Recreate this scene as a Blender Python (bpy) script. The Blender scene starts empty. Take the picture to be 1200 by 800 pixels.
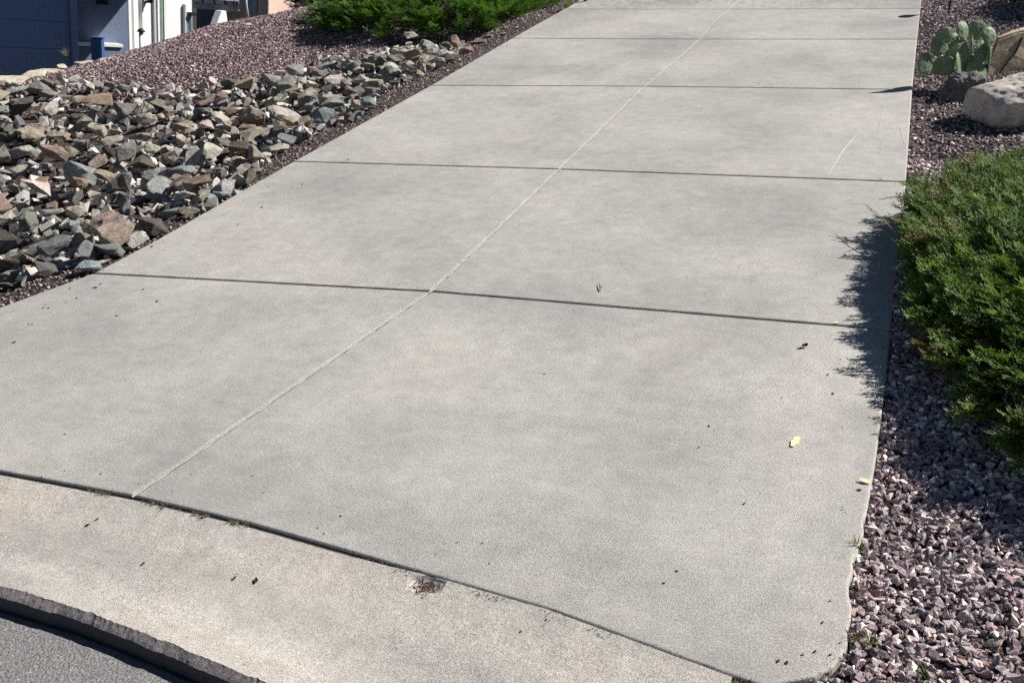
import bpy, bmesh, math, random
import numpy as np
from mathutils import Matrix, Vector, Quaternion, noise

random.seed(7); rng = np.random.default_rng(11)
rad = math.radians
S = bpy.context.scene
COL = S.collection

# ------------------------------------------------------------------ frames
# Everything is laid out in the plane of the driveway (x across, y uphill, z off the
# slab); the whole place is then tipped so that real gravity is -Z.
AL, BE = rad(12), rad(5)
UP = Vector((math.sin(BE), math.sin(AL), 0)); UP.z = math.sqrt(1 - UP.x**2 - UP.y**2)
TIP = UP.rotation_difference(Vector((0, 0, 1))).to_matrix().to_4x4()
CAM = Vector((2.464, -4.774, 2.458)); FPX = 1200.0
from mathutils import Euler
CROT = Euler((rad(62.98), rad(4.13), rad(20.45)), 'XYZ').to_matrix()
SUN = Vector((math.cos(rad(38))*math.cos(rad(35)), math.sin(rad(38))*math.cos(rad(35)), math.sin(rad(35))))

def ray(u, v): return CROT @ Vector(((u-600)/FPX, (400-v)/FPX, -1))
def at(u, v, z=0.0):
    d = ray(u, v); return CAM + d*((z-CAM.z)/d.z)
def mpp(p): return (Vector(p)-CAM).dot(CROT @ Vector((0, 0, -1)))/FPX      # metres per photo pixel at p

# ------------------------------------------------------------------ helpers
def tag(o, label=None, cat=None, group=None, kind=None):
    if label: o['label'] = label
    if cat: o['category'] = cat
    if group: o['group'] = group
    if kind: o['kind'] = kind
    return o
def mesh_obj(name, verts, faces, mat=None, parent=None, smooth=False):
    me = bpy.data.meshes.new(name); me.from_pydata([tuple(v) for v in verts], [], [tuple(f) for f in faces])
    return link(name, me, mat, parent, smooth)
def link(name, me, mat=None, parent=None, smooth=False):
    if mat:
        for m in (mat if isinstance(mat, (list, tuple)) else [mat]): me.materials.append(m)
    if smooth: me.polygons.foreach_set('use_smooth', [True]*len(me.polygons))
    me.update()
    o = bpy.data.objects.new(name, me); COL.objects.link(o)
    if parent: o.parent = parent
    return o
def bm_obj(name, bm, mat=None, parent=None, smooth=False):
    me = bpy.data.meshes.new(name); bm.normal_update(); bm.to_mesh(me); bm.free()
    return link(name, me, mat, parent, smooth)
def empty(name, loc):
    o = bpy.data.objects.new(name, None); o.location = loc; o.empty_display_size = .1; COL.objects.link(o); return o
def np_mesh(name, V, F, mat, parent=None, col=None, smooth=False):
    """V (n,3), F (m,k) with one k, col (n,3) -> mesh object, quickly"""
    me = bpy.data.meshes.new(name); n, m, k = len(V), len(F), F.shape[1]
    me.vertices.add(n); me.vertices.foreach_set('co', V.astype(np.float32).ravel())
    me.loops.add(m*k); me.loops.foreach_set('vertex_index', F.astype(np.int32).ravel())
    me.polygons.add(m); me.polygons.foreach_set('loop_start', np.arange(m, dtype=np.int32)*k)
    me.update(calc_edges=True)
    if smooth: me.polygons.foreach_set('use_smooth', np.ones(m, bool))
    else: me.polygons.foreach_set('use_smooth', np.zeros(m, bool))
    if col is not None:
        a = me.attributes.new('tint', 'FLOAT_COLOR', 'POINT')
        c = np.ones((n, 4), np.float32); c[:, :3] = col; a.data.foreach_set('color', c.ravel())
    me.validate()
    return link(name, me, mat, parent, False)
def interp(pts):
    xs = [p[0] for p in pts]; ys = [p[1] for p in pts]
    return lambda t: float(np.interp(t, xs, ys))
def fbm(p, s=1.0, o=3): return noise.fractal(Vector(p)*s, 1.0, 2.0, o)
def tube(pts, r0, r1, n=6):
    V, F = [], []
    pts = [Vector(p) for p in pts]
    for i, p in enumerate(pts):
        d = (pts[min(i+1, len(pts)-1)]-pts[max(i-1, 0)]).normalized()
        a = d.orthogonal().normalized(); b = d.cross(a)
        r = r0+(r1-r0)*i/max(1, len(pts)-1)
        for k in range(n):
            t = 2*math.pi*k/n; V.append(p+a*math.cos(t)*r+b*math.sin(t)*r)
    for i in range(len(pts)-1):
        for k in range(n):
            F.append((i*n+k, i*n+(k+1) % n, (i+1)*n+(k+1) % n, (i+1)*n+k))
    F.append(tuple(range(n))[::-1]); F.append(tuple((len(pts)-1)*n+k for k in range(n)))
    return V, F

# ------------------------------------------------------------------ materials
class N:
    def __init__(s, name, rough=.85):
        s.m = bpy.data.materials.new(name); s.m.use_nodes = True; s.t = s.m.node_tree
        s.b = s.t.nodes['Principled BSDF']; s.b.inputs['Roughness'].default_value = rough
        s.b.inputs['Specular IOR Level'].default_value = .25
    def n(s, typ, **kw):
        nd = s.t.nodes.new(typ)
        for k, v in kw.items(): setattr(nd, k, v)
        return nd
    def l(s, a, b): s.t.links.new(a, b)
    def pos(s):
        return s.n('ShaderNodeTexCoord').outputs['Object']
    def noise(s, scale, detail=4, rough=.6, vec=None, dist=0.):
        n = s.n('ShaderNodeTexNoise'); n.inputs['Scale'].default_value = scale; n.inputs['Detail'].default_value = detail
        n.inputs['Roughness'].default_value = rough; n.inputs['Distortion'].default_value = dist
        s.l(vec if vec is not None else s.pos(), n.inputs['Vector']); return n.outputs['Fac']
    def voro(s, scale, vec=None, feature='F1'):
        n = s.n('ShaderNodeTexVoronoi', feature=feature); n.inputs['Scale'].default_value = scale
        s.l(vec if vec is not None else s.pos(), n.inputs['Vector']); return n
    def ramp(s, fac, stops):
        r = s.n('ShaderNodeValToRGB'); e = r.color_ramp.elements
        while len(e) < len(stops): e.new(.5)
        for i, (p, c) in enumerate(stops):
            e[i].position = p; c = (c, c, c) if not isinstance(c, tuple) else c; e[i].color = (*c, 1)
        s.l(fac, r.inputs['Fac']); return r.outputs['Color']
    def mix(s, fac, a, b, mode='MIX'):
        m = s.n('ShaderNodeMix', data_type='RGBA', blend_type=mode)
        for v, i in ((fac, 0), (a, 6), (b, 7)):
            if isinstance(v, (int, float)): m.inputs[i].default_value = v
            elif isinstance(v, tuple): m.inputs[i].default_value = (*v, 1)
            else: s.l(v, m.inputs[i])
        return m.outputs[2]
    def math(s, op, a, b=None):
        m = s.n('ShaderNodeMath', operation=op)
        for v, i in ((a, 0), (b, 1)):
            if v is None: continue
            if isinstance(v, (int, float)): m.inputs[i].default_value = v
            else: s.l(v, m.inputs[i])
        return m.outputs[0]
    def base(s, c): s.l(c, s.b.inputs['Base Color'])
    def bump(s, h, strength=.5, dist=.01, prev=None):
        b = s.n('ShaderNodeBump'); b.inputs['Strength'].default_value = strength; b.inputs['Distance'].default_value = dist
        s.l(h, b.inputs['Height'])
        if prev is not None: s.l(prev, b.inputs['Normal'])
        s.l(b.outputs[0], s.b.inputs['Normal']); return b.outputs[0]

def concrete(name, a=(.425, .412, .385), b=(.27, .27, .262), pink=(.48, .425, .375), amount=.28, band=False):
    M = N(name, .9)
    p = M.pos()
    mp = M.n('ShaderNodeMapping'); mp.inputs['Scale'].default_value = (.6, .7, 1); M.l(p, mp.inputs['Vector'])
    big = M.noise(1.1, 6, .6, mp.outputs[0], .3)
    c = M.mix(M.ramp(big, [(.30, .1), (.62, 1)]), b, a)
    pn = M.noise(1.7, 4, .55, mp.outputs[0], .6)
    c = M.mix(M.math('MULTIPLY', M.ramp(pn, [(.53, 0), (.72, 1)]), amount), c, pink)
    mid = M.noise(9, 6, .75, p); c = M.mix(.30, c, M.ramp(mid, [(.28, (.25,)*3), (.72, (.75,)*3)]), 'OVERLAY')
    fine = M.noise(210, 3, .85, p)
    gr = M.ramp(M.noise(1.3, 3, .6, p), [(.35, .55), (.62, 1.)]); c = M.mix(gr, c, M.ramp(fine, [(.32, (.06,)*3), (.5, (.5,)*3), (.68, (.92,)*3)]), 'OVERLAY')
    f2 = M.noise(75, 3, .8, p)
    c = M.mix(.45, c, M.ramp(f2, [(.3, (.3,)*3), (.7, (.7,)*3)]), 'OVERLAY')
    wm = M.n('ShaderNodeMapping'); wm.inputs['Scale'].default_value = (1.1, .6, 1); M.l(p, wm.inputs['Vector'])
    wear = M.ramp(M.noise(.9, 7, .68, wm.outputs[0], .8), [(.50, 0), (.68, 1)])
    c = M.mix(M.math('MULTIPLY', wear, .48), c, M.mix(1.0, c, (.78, .79, .80), 'MULTIPLY'))
    strk = M.n('ShaderNodeMapping'); strk.inputs['Scale'].default_value = (2.5, 9, 1); M.l(p, strk.inputs['Vector'])
    c = M.mix(.12, c, M.ramp(M.noise(2.2, 5, .7, strk.outputs[0], .4), [(.3, (.3,)*3), (.7, (.7,)*3)]), 'OVERLAY')
    sp = M.ramp(M.noise(38, 2, .5, p), [(.70, 0), (.74, 1)]); c = M.mix(M.math('MULTIPLY', sp, .4), c, (.14, .13, .12))
    v = M.voro(42, p); pit = M.ramp(v.outputs['Distance'], [(.05, 1), (.11, 0)])
    gate = M.ramp(M.noise(3, 2, .5, p), [(.5, 0), (.62, 1)])
    pit = M.math('MULTIPLY', pit, gate); c = M.mix(M.math('MULTIPLY', pit, .6), c, (.12, .11, .10))
    if band:                                       # worn, exposed aggregate far up the drive
        sx = M.n('ShaderNodeSeparateXYZ'); M.l(p, sx.inputs[0])
        wob = M.math('ADD', sx.outputs[1], M.math('MULTIPLY', M.noise(1.2, 3, .6, p), 1.4))
        w = M.ramp(M.math('MULTIPLY', M.math('SUBTRACT', wob, 9.8), .5), [(.0, 0), (.55, 1)])
        pm = M.n('ShaderNodeMapping'); pm.inputs['Scale'].default_value = (1, .6, 1); M.l(p, pm.inputs['Vector'])
        pv = M.ramp(M.noise(11, 5, .8, pm.outputs[0]), [(.50, 0), (.57, 1)])
        c = M.mix(M.math('MULTIPLY', M.math('MULTIPLY', pv, w), .55), c, (.13, .125, .12))
    if not band:                                   # water-stained band down the middle of the kerb pan
        sx = M.n('ShaderNodeSeparateXYZ'); M.l(p, sx.inputs[0]); X, Y = sx.outputs[0], sx.outputs[1]
        x2 = M.math('MULTIPLY', M.math('POWER', M.math('ADD', X, 1.0), 2.0), .045)
        t = M.math('ADD', M.math('ADD', Y, 2.36), M.math('ADD', x2, M.math('MULTIPLY', M.math('SUBTRACT', M.noise(2.2, 4, .6, p), .5), .28)))
        w = M.ramp(M.math('ABSOLUTE', t), [(.05, 1), (.19, 0)])
        c = M.mix(M.math('MULTIPLY', w, .75), c, M.mix(1.0, c, (.74, .77, .78), 'MULTIPLY'))
    M.base(c)
    h = M.math('SUBTRACT', M.math('ADD', M.math('MULTIPLY', fine, .5), f2), M.math('MULTIPLY', pit, .8))
    M.bump(h, .42, .004); return M.m

M_conc = concrete('driveway_concrete', band=True)
M_apron = concrete('kerb_concrete', (.52, .485, .435), (.36, .345, .32), (.56, .47, .40), .5)

def _raw():
    M = N('broken_kerb_edge', .95); p = M.pos()
    c = M.ramp(M.noise(90, 5, .8, p), [(.3, (.12, .105, .105)), (.5, (.33, .295, .295)), (.72, (.55, .50, .485))])
    M.base(c); M.bump(M.noise(130, 4, .8, p), .9, .012); return M.m
M_raw = _raw()
def _seal():
    M = N('joint_sealant', .8); p = M.pos()
    M.base(M.ramp(M.noise(60, 4, .7, p), [(.3, (.25, .24, .22)), (.7, (.46, .44, .40))])); M.bump(M.noise(120, 3, .7, p), .5, .004); return M.m
M_seal = _seal()
def _asph():
    M = N('asphalt', .92); p = M.pos()
    v = M.voro(110, p); c = M.mix(.5, M.ramp(v.outputs['Distance'], [(0, (.30, .295, .29)), (.7, (.08, .08, .082))]), M.ramp(M.noise(85, 4, .8, p), [(.35, (.07,)*3), (.68, (.36, .355, .35))]))
    c = M.mix(.5, c, M.ramp(M.noise(300, 2, .8, p), [(.3, (.2,)*3), (.7, (.85,)*3)]), 'OVERLAY')
    c = M.mix(M.ramp(M.noise(70, 2, .6, p), [(.62, 0), (.7, 1)]), c, (.36, .35, .33))
    M.base(c); M.bump(v.outputs['Distance'], .6, .006); return M.m
M_asph = _asph()
def _faceshade():
    M = N('shade_dark_kerb_face', .85); p = M.pos()
    M.base(M.ramp(M.noise(80, 5, .7, p), [(.3, (.045, .046, .05)), (.7, (.10, .10, .105))])); M.bump(M.noise(150, 3, .8, p), .5, .006); return M.m
M_faceshade = _faceshade()  # concrete kerb face, its shade put in as a dark colour
def _crack():
    M = N('crack_dirt', .95); M.base(M.ramp(M.noise(60, 3, .7), [(.3, (.02, .018, .016)), (.7, (.06, .05, .045))])); return M.m
M_dirt = _crack()
def _soil():
    M = N('gravelly_soil', .95); p = M.pos()
    v = M.voro(38, p); c = M.ramp(M.noise(60, 3, .8, p), [(.3, (.03, .022, .021)), (.7, (.15, .11, .105))])
    c = M.mix(M.ramp(v.outputs['Distance'], [(.3, 0), (.75, 1)]), c, (.03, .024, .022))
    M.base(c); M.bump(v.outputs['Distance'], .8, -.02); return M.m
M_soil = _soil()
def _stone(name, src, rough=.85, scale=60, k=.5, gain=1.):
    """src: 'tint' attribute, 'obj' object colour or an rgb"""
    M = N(name, rough); p = M.pos()
    if src == 'tint':
        a = M.n('ShaderNodeAttribute', attribute_name='tint'); c = a.outputs['Color']
    elif src == 'obj':
        c = M.n('ShaderNodeObjectInfo').outputs['Color']
    else:
        c = M.ramp(M.noise(2, 2), [(.3, src), (.7, tuple(x*1.15 for x in src))])
    if src == 'obj': c = M.mix(.8, c, M.ramp(M.noise(2.2, 4, .65, p, .8), [(.32, (.30,)*3), (.68, (.66,)*3)]), 'OVERLAY')
    c = M.mix(k, c, M.ramp(M.noise(scale, 5, .75, p), [(.3, (.22,)*3), (.7, (.8,)*3)]), 'OVERLAY')
    if src == 'obj':
        st = M.ramp(M.noise(9, 4, .65, p, 1.0), [(.52, 0), (.62, 1)])
        c = M.mix(M.math('MULTIPLY', st, .38), c, (.30, .19, .11))
        st2 = M.ramp(M.noise(14, 4, .7, p, .6), [(.58, 0), (.66, 1)])
        c = M.mix(M.math('MULTIPLY', st2, .4), c, (.40, .385, .34))
        mp = M.n('ShaderNodeMapping'); mp.inputs['Scale'].default_value = (1, 1, 5); mp.inputs['Rotation'].default_value = (.3, .2, 0); M.l(p, mp.inputs['Vector'])
        M.base(c); b = M.bump(M.noise(5, 6, .7, mp.outputs[0]), .7, .05); M.bump(M.noise(30, 3, .6, p), .3, .004, b)
    else:
        M.base(c); M.bump(M.noise(scale, 5, .7, p), .7, .012)
    return M.m
M_gravel = _stone('gravel_stone', 'tint', .8, 70, .55)
M_rock = _stone('riprap_rock', 'obj', .85, 7, .5)
M_pale = _stone('pale_boulder_stone', (.46, .425, .375), .9, 10, .6)
M_tan = _stone('tan_boulder_stone', (.42, .34, .24), .85, 5, .14)
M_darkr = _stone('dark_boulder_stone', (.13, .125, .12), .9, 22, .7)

def _leaf(name, rough=.6, trans=.3):
    M = N(name, rough); a = M.n('ShaderNodeAttribute', attribute_name='tint')
    M.l(a.outputs['Color'], M.b.inputs['Base Color'])
    tr = M.n('ShaderNodeBsdfTranslucent'); M.l(M.mix(1.0, a.outputs['Color'], (1.5, 1.6, .7), 'MULTIPLY'), tr.inputs['Color'])
    ms = M.n('ShaderNodeMixShader'); ms.inputs[0].default_value = trans
    M.l(M.b.outputs[0], ms.inputs[1]); M.l(tr.outputs[0], ms.inputs[2])
    M.l(ms.outputs[0], M.t.nodes['Material Output'].inputs['Surface']); return M.m
M_jun = _leaf('juniper_foliage')
def plain(name, c, rough=.7, var=.12, scale=8, bump=0., bs=60):
    M = N(name, rough); M.base(M.ramp(M.noise(scale, 5, .65), [(.3, tuple(x*(1-var) for x in c)), (.7, tuple(min(1, x*(1+var)) for x in c))]))
    if bump: M.bump(M.noise(bs, 4, .7), bump, .01)
    return M.m
M_bark = plain('juniper_bark', (.12, .085, .06), .9, .3, 40, .5)
M_twig = plain('dry_twig', (.27, .19, .12), .9, .3, 40)
M_pad = None
def _pad():
    M = N('cactus_skin', .55); p = M.pos()
    c = M.ramp(M.noise(9, 4, .6, p), [(.3, (.13, .21, .11)), (.7, (.22, .30, .16))])
    v = M.voro(30, p); c = M.mix(M.ramp(v.outputs['Distance'], [(.10, 1), (.16, 0)]), c, (.05, .06, .035))
    M.base(c); M.bump(v.outputs['Distance'], .3, .01); return M.m
M_pad = _pad()
M_spine = plain('cactus_spine', (.75, .72, .58), .5, .05)
M_wall_blue = plain('blue_grey_stucco', (.17, .21, .31), .9, .07, 4, .8, 26)
M_door_blue = plain('blue_garage_paint', (.19, .29, .46), .6, .04, 3)
M_trim_blue = plain('blue_trim_paint', (.20, .30, .48), .6, .04, 3)
M_white = plain('white_house_paint', (.80, .80, .79), .7, .03, 3, .15)
M_beige = plain('beige_stucco', (.36, .33, .30), .9, .06, 5, .4)
M_pink = plain('pale_pink_stucco', (.68, .52, .44), .9, .05, 5, .4)
M_dark = plain('black_metal', (.02, .02, .022), .45, .1)
M_fascia = plain('grey_painted_fascia', (.16, .19, .23), .6, .05)
M_fasciaL = plain('pale_grey_paint', (.42, .44, .46), .6, .05)
M_box = plain('shade_dark_box_blue', (.05, .11, .25), .55, .04)  # blue darkened to navy to stand for shade on the box
M_glass = N('window_glass', .08); M_glass.b.inputs['Base Color'].default_value = (.10, .17, .24, 1); M_glass.b.inputs['Specular IOR Level'].default_value = .8
M_glass.base(M_glass.ramp(M_glass.noise(2.5, 2, .5), [(.4, (.05, .09, .14)), (.6, (.20, .30, .38))])); M_glass = M_glass.m
M_glassg = plain('green_tinted_glass', (.16, .24, .17), .1, .2)
M_greyp = plain('grey_door_paint', (.25, .28, .30), .6, .05)
def _shingle():
    M = N('asphalt_shingle', .9); p = M.pos()
    b = M.n('ShaderNodeTexBrick'); b.inputs['Scale'].default_value = 1; b.inputs['Brick Width'].default_value = .32; b.inputs['Row Height'].default_value = .13
    b.inputs['Mortar Size'].default_value = .012; b.inputs['Color1'].default_value = (.13, .15, .18, 1); b.inputs['Color2'].default_value = (.22, .24, .27, 1); b.inputs['Mortar'].default_value = (.03, .03, .035, 1)
    M.l(p, b.inputs['Vector']); M.base(b.outputs['Color']); M.bump(b.outputs['Fac'], .8, -.02); return M.m
M_shing = _shingle()
M_yleaf = plain('yellow_leaf', (.86, .83, .45), .6, .08, 40)
M_dleaf = plain('dried_dark_leaf', (.035, .024, .018), .8, .3, 60)
M_grass = _leaf('dry_grass_blade', .7, .3)

# ------------------------------------------------------------------ terrain
crest = interp([(-6, -8.4), (4.5, -8.3), (5, -8.26), (6.5, -7.8), (9, -7.75), (9.8, -7.2), (11, -6.9), (14, -6.6), (30, -6.4)])
YK = interp([(-9, -2.0), (-1.23, -2.03), (-.47, -2.03), (.11, -2.06), (.58, -2.11), (1.17, -2.18), (1.45, -2.21), (2.09, -2.34), (2.6, -2.42), (3.2, -2.56), (9, -4.2)])
def sm(a, b, t):
    t = max(0, min(1, (t-a)/(b-a))); return t*t*(3-2*t)
def gz(x, y):
    z = -.035
    if x > 2.4: z += .05*max(0, x-2.6) + .03*fbm((x, y, 3), .8)
    if x < -2.4:
        t = -2.5-x
        z += -.17*sm(.1, .9, t)*(1-sm(2.6, 4.6, t)) + .03*fbm((x, y, 0), .7)
        c = crest(y)
        if x < c+.5:
            d = c-x
            z -= .42*max(0, d-.1) if d < 4 else .42*3.9
            z -= .05*sm(-.5, .3, d)
    if abs(x) < 2.38 and y > -2.2: z = -.13
    e = YK(x)-.02-y
    if e > 0: z -= .12*sm(0, .1 if x < 2.12 else .7, e)
    if e > .7: z = -.17 + .19*(e-.7)
    r = math.hypot(x, y-4)
    if r > 18:
        f = sm(18, 60, r); flat = -(UP.x*x+UP.y*y)/UP.z - 1.5
        z = z*(1-f)+flat*f
    return z
def axis(fine0, fine1, step, far):
    a = list(np.arange(fine0, fine1, step)); d = step; v = a[-1]
    while v < far: d *= 1.25; v += d; a.append(v)
    d = step; v = a[0]; b = []
    while v > -far: d *= 1.25; v -= d; b.append(v)
    return b[::-1]+a
xs, ys = axis(-12, 7, .12, 320), axis(-4, 16, .12, 320)
V = [(x, y, gz(x, y)) for y in ys for x in xs]; nx = len(xs)
F = [(j*nx+i, j*nx+i+1, (j+1)*nx+i+1, (j+1)*nx+i) for j in range(len(ys)-1) for i in range(nx-1)]
tag(mesh_obj('ground', V, F, M_soil, smooth=True), kind='structure')

# ------------------------------------------------------------------ driveway slabs
XL = interp([(-4, -5.2), (-2.6, -3.9), (-1.6, -3.25), (-1.0, -2.88), (-.56, -2.69), (.02, -2.46), (.6, -2.42), (2.45, -2.41), (5.13, -2.34), (7.57, -2.33), (10.36, -2.28), (20, -2.2), (30, -2.2)])
_xr = interp([(-2.42, 2.14), (-2.34, 2.22), (-2.28, 2.35), (-2.2, 2.41), (-2.12, 2.44), (-1.88, 2.44), (-1.7, 2.42), (-1.58, 2.45), (-1.0, 2.47), (-.25, 2.48), (.3, 2.48), (2.6, 2.48), (5.23, 2.455), (7.47, 2.45), (9.94, 2.45), (30, 2.45)])
def XR(y):
    w = .022*sm(.9, 1.7, -y)
    return _xr(y) + w*noise.noise(Vector((0, y*9, 1))) + .5*w*noise.noise(Vector((3, y*30, 1)))
XC = interp([(-3, -.75), (-2.02, -.49), (-.8, -.27), (.2, -.10), (1.2, -.075), (2.55, -.06), (3.6, -.045), (5.22, -.03), (6.6, .04), (7.5, .065), (8.8, .05), (10.15, .11), (12, .10), (30, .1)])
def joint(pl, pc, pr):
    return interp([(pl[0], pl[1]), (pc[0], pc[1]), (pr[0], pr[1])])
jn = [YK]
for a, b, c in (((110, 320), (505, 341), (1020, 384)), ((345, 189), (655, 198), (1062, 213)), ((505, 100), (755, 101), (1068, 105)), ((600, 45), (820, 46), (1075, 46)), ((662, 11), (856, 11), (1079, 10))):
    jn.append(joint(at(*a), at(*b), at(*c)))
for k in range(1, 4): jn.append(lambda x, k=k: 12.75+2.6*k)
def prof(n_in, step_edge=(0, .003, .008)):
    return n_in
dv, df = [], []
def slab(xl, xr, y0, y1, gx0, gx1, gy0, gy1, z0=0):
    """one slab with rounded arrises; g* are half joint widths"""
    nxs, nys = 34, 40
    es = [(-.000, -.010), (.002, -.004), (.006, -.001), (.012, 0)]
    def params(n, L):
        e = [d/L for d, _ in es]; z = [q for _, q in es]
        mid = list(np.linspace(.04, .96, n)); return e+mid+[1-q for q in e[::-1]], z+[0]*n+z[::-1]
    us, zu = params(nxs, 2.4); vs, zv = params(nys, 2.4)
    base = len(dv); W = len(us)
    for j, v in enumerate(vs):
        for i, u in enumerate(us):
            yg = y0(0)+(y1(0)-y0(0))*v
            for _ in range(3):
                a, b = xl(yg)+gx0, xr(yg)-gx1; x = a+(b-a)*u
                lo, hi = y0(x)+gy0*(1+.30*noise.noise(Vector((x*17, yg, 0)))), y1(x)-gy1*(1+.35*noise.noise(Vector((x*23, yg, 8)))); yg = lo+(hi-lo)*v
            z = z0+min(zu[i], zv[j])+.001*noise.noise(Vector((x*.8, yg*.8, 0)))
            dv.append((x, yg, z))
    H = len(vs)
    for j in range(H-1):
        for i in range(W-1): df.append((base+j*W+i, base+j*W+i+1, base+(j+1)*W+i+1, base+(j+1)*W+i))
    ring = [j0 for j0 in range(W)]+[j*W+W-1 for j in range(1, H)]+[(H-1)*W+i for i in range(W-2, -1, -1)]+[j*W for j in range(H-2, 0, -1)]
    b2 = len(dv)
    for r in ring:
        q = dv[base+r]; dv.append((q[0], q[1], z0-.11))
    for i in range(len(ring)):
        k = (i+1) % len(ring); df.append((base+ring[i], b2+i, b2+k, base+ring[k]))
for k in range(len(jn)-1):
    g0 = .010 if k else .010; g1 = .009
    slab(XL, XC, jn[k], jn[k+1], 0, .007, g0, g1)
    slab(XC, XR, jn[k], jn[k+1], .007, 0, g0, g1)
drive = tag(mesh_obj('driveway', dv, df, M_conc, smooth=False), kind='structure')
# sealant bead in the long joint
V, F = [], []
yy = list(np.arange(-2.03, 19.5, .02))
for i, y in enumerate(yy):
    w = .0064*(1+.55*noise.noise(Vector((0, y*11, 5)))); o = .006*noise.noise(Vector((7, y*14, 5)))
    for s, z in ((-1, -.004), (-.6, -.0004), (0, -.0006), (.6, -.0004), (1, -.004)):
        V.append((XC(y)+o+s*w, y, z+.0008*noise.noise(Vector((s, y*60, 0)))))
    if i:
        b = (i-1)*5
        for q in range(4): F.append((b+q, b+q+1, b+q+6, b+q+5))
mesh_obj('joint_sealant', V, F, M_seal, drive, True)
# dirt lying at the bottom of the joints
V, F = [], []
for f in jn[:6]:
    for i in range(60):
        x0 = -3.6+i*.1; x1 = x0+.1
        if f is not jn[0] and (x0 < -2.4 or x1 > 2.5): continue
        if x1 > 2.2: continue
        b = len(V); V += [(x0, f(x0)-.02, -.014), (x1, f(x1)-.02, -.014), (x1, f(x1)+.02, -.014), (x0, f(x0)+.02, -.014)]; F.append((b, b+1, b+2, b+3))
mesh_obj('joint_dirt', V, F, M_dirt, drive)
# pale tyre scratches on the slab
M_scr = plain('scratched_concrete', (.56, .55, .52), .9, .1, 60, .3)
def scratch(pix, w):
    V, F = [], []
    P = [at(*p, .0) for p in pix]
    n = 26; L = [P[0].lerp(P[1], t/n*2) if t/n < .5 else P[1].lerp(P[2], t/n*2-1) for t in range(n+1)]
    for i, p in enumerate(L):
        d = (L[min(i+1, n)]-L[max(i-1, 0)]).normalized(); q = Vector((-d.y, d.x, 0)); ww = w*(.35+.65*math.sin(math.pi*i/n))*(1+.4*noise.noise(p*40))
        z = .0020
        V += [p-q*ww+Vector((0, 0, z)), p+q*ww+Vector((0, 0, z))]
        if i: b = 2*i-2; F.append((b, b+1, b+3, b+2))
    mesh_obj('scratch_mark', V, F, M_scr, drive)
scratch([(1008, 153), (987, 178), (970, 206)], .006)
scratch([(1042, 115), (1034, 135), (1028, 160)], .003)
scratch([(1054, 150), (1058, 160), (1060, 169)], .003)
scratch([(1037, 158), (1033, 172), (1031, 182)], .002)

# ------------------------------------------------------------------ rolled kerb, broken lip
LIP = interp([(-9, -2.60), (-.62, -2.645), (-.19, -2.665), (.23, -2.72), (.7, -2.79), (1.3, -2.90), (2.1, -3.06), (3.2, -3.35), (9, -5)])
xs = list(np.arange(-14, -3, .25))+list(np.arange(-3, 2.12, .0125))
T = [0, .004, .012, .02]+list(np.linspace(.045, .93, 34))+[.955, .975, .99, 1.0]
hole = at(500, 686, -.01)
def kz(t):
    return -.007*(t < .004)-.004-.022*math.sin(math.pi*min(1, t*1.15))-.006*t
V, F, MI = [], [], []
rows = len(T)+7
for x in xs:
    tp = sm(.55, 1.1, x); yk = YK(x)-.012*(1-tp)+.005*tp-.004*abs(noise.noise(Vector((x*18, 0, 2)))); yl = LIP(x)
    edge = yl+.010*fbm((x, 1, 0), 7, 6)+.006*noise.noise(Vector((x*60, 3, 0)))+.012*max(0, noise.noise(Vector((x*5.5, 9, 0))))
    for t in T:
        y = yk+(edge-yk)*t; z = kz(t)+(.006*tp*(1-t))+.0015*fbm((x, y, 0), 12)
        r = math.hypot((x-hole.x)*.8, (y-hole.y)*1.5)/.062*(1+.35*noise.noise(Vector((x*26, y*26, 4))))
        if r < 1.0: z -= .018*(1-r*r)+.012*fbm((x, y, 5), 60, 3)*(1-r)
        V.append((x, y, z))
    n2 = noise.noise(Vector((x*22, 5, 0))); n3 = noise.noise(Vector((x*60, 5, 0)))
    zl = kz(1)
    e2 = yl-.033+.004*fbm((x, 2, 0), 9, 5)+.003*noise.noise(Vector((x*25, 6, 0)))
    rag = [(edge-.0008, zl-.0008), (edge*.66+e2*.34+.003*n3, zl-.008+.0015*n3), (edge*.33+e2*.67+.003*n2, zl-.015+.002*n3), (e2, zl-.023+.002*n3)]
    V += [(x, a, b) for a, b in rag]
    zr = -.094
    V += [(x, e2-.004+.002*n3, zl-.034), (x, e2-.006+.003*n2, zl-.054), (x, e2-.008, zr-.03)]
for i in range(len(xs)-1):
    for j in range(rows-1):
        F.append((i*rows+j, (i+1)*rows+j, (i+1)*rows+j+1, i*rows+j+1)); MI.append(0 if j < len(T)-1 else (1 if j < len(T)+3 else 2))
kerb = tag(mesh_obj('kerb', V, [f[::-1] for f in F], [M_apron, M_raw, M_faceshade]), kind='structure')
kerb.data.polygons.foreach_set('material_index', MI)
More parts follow.
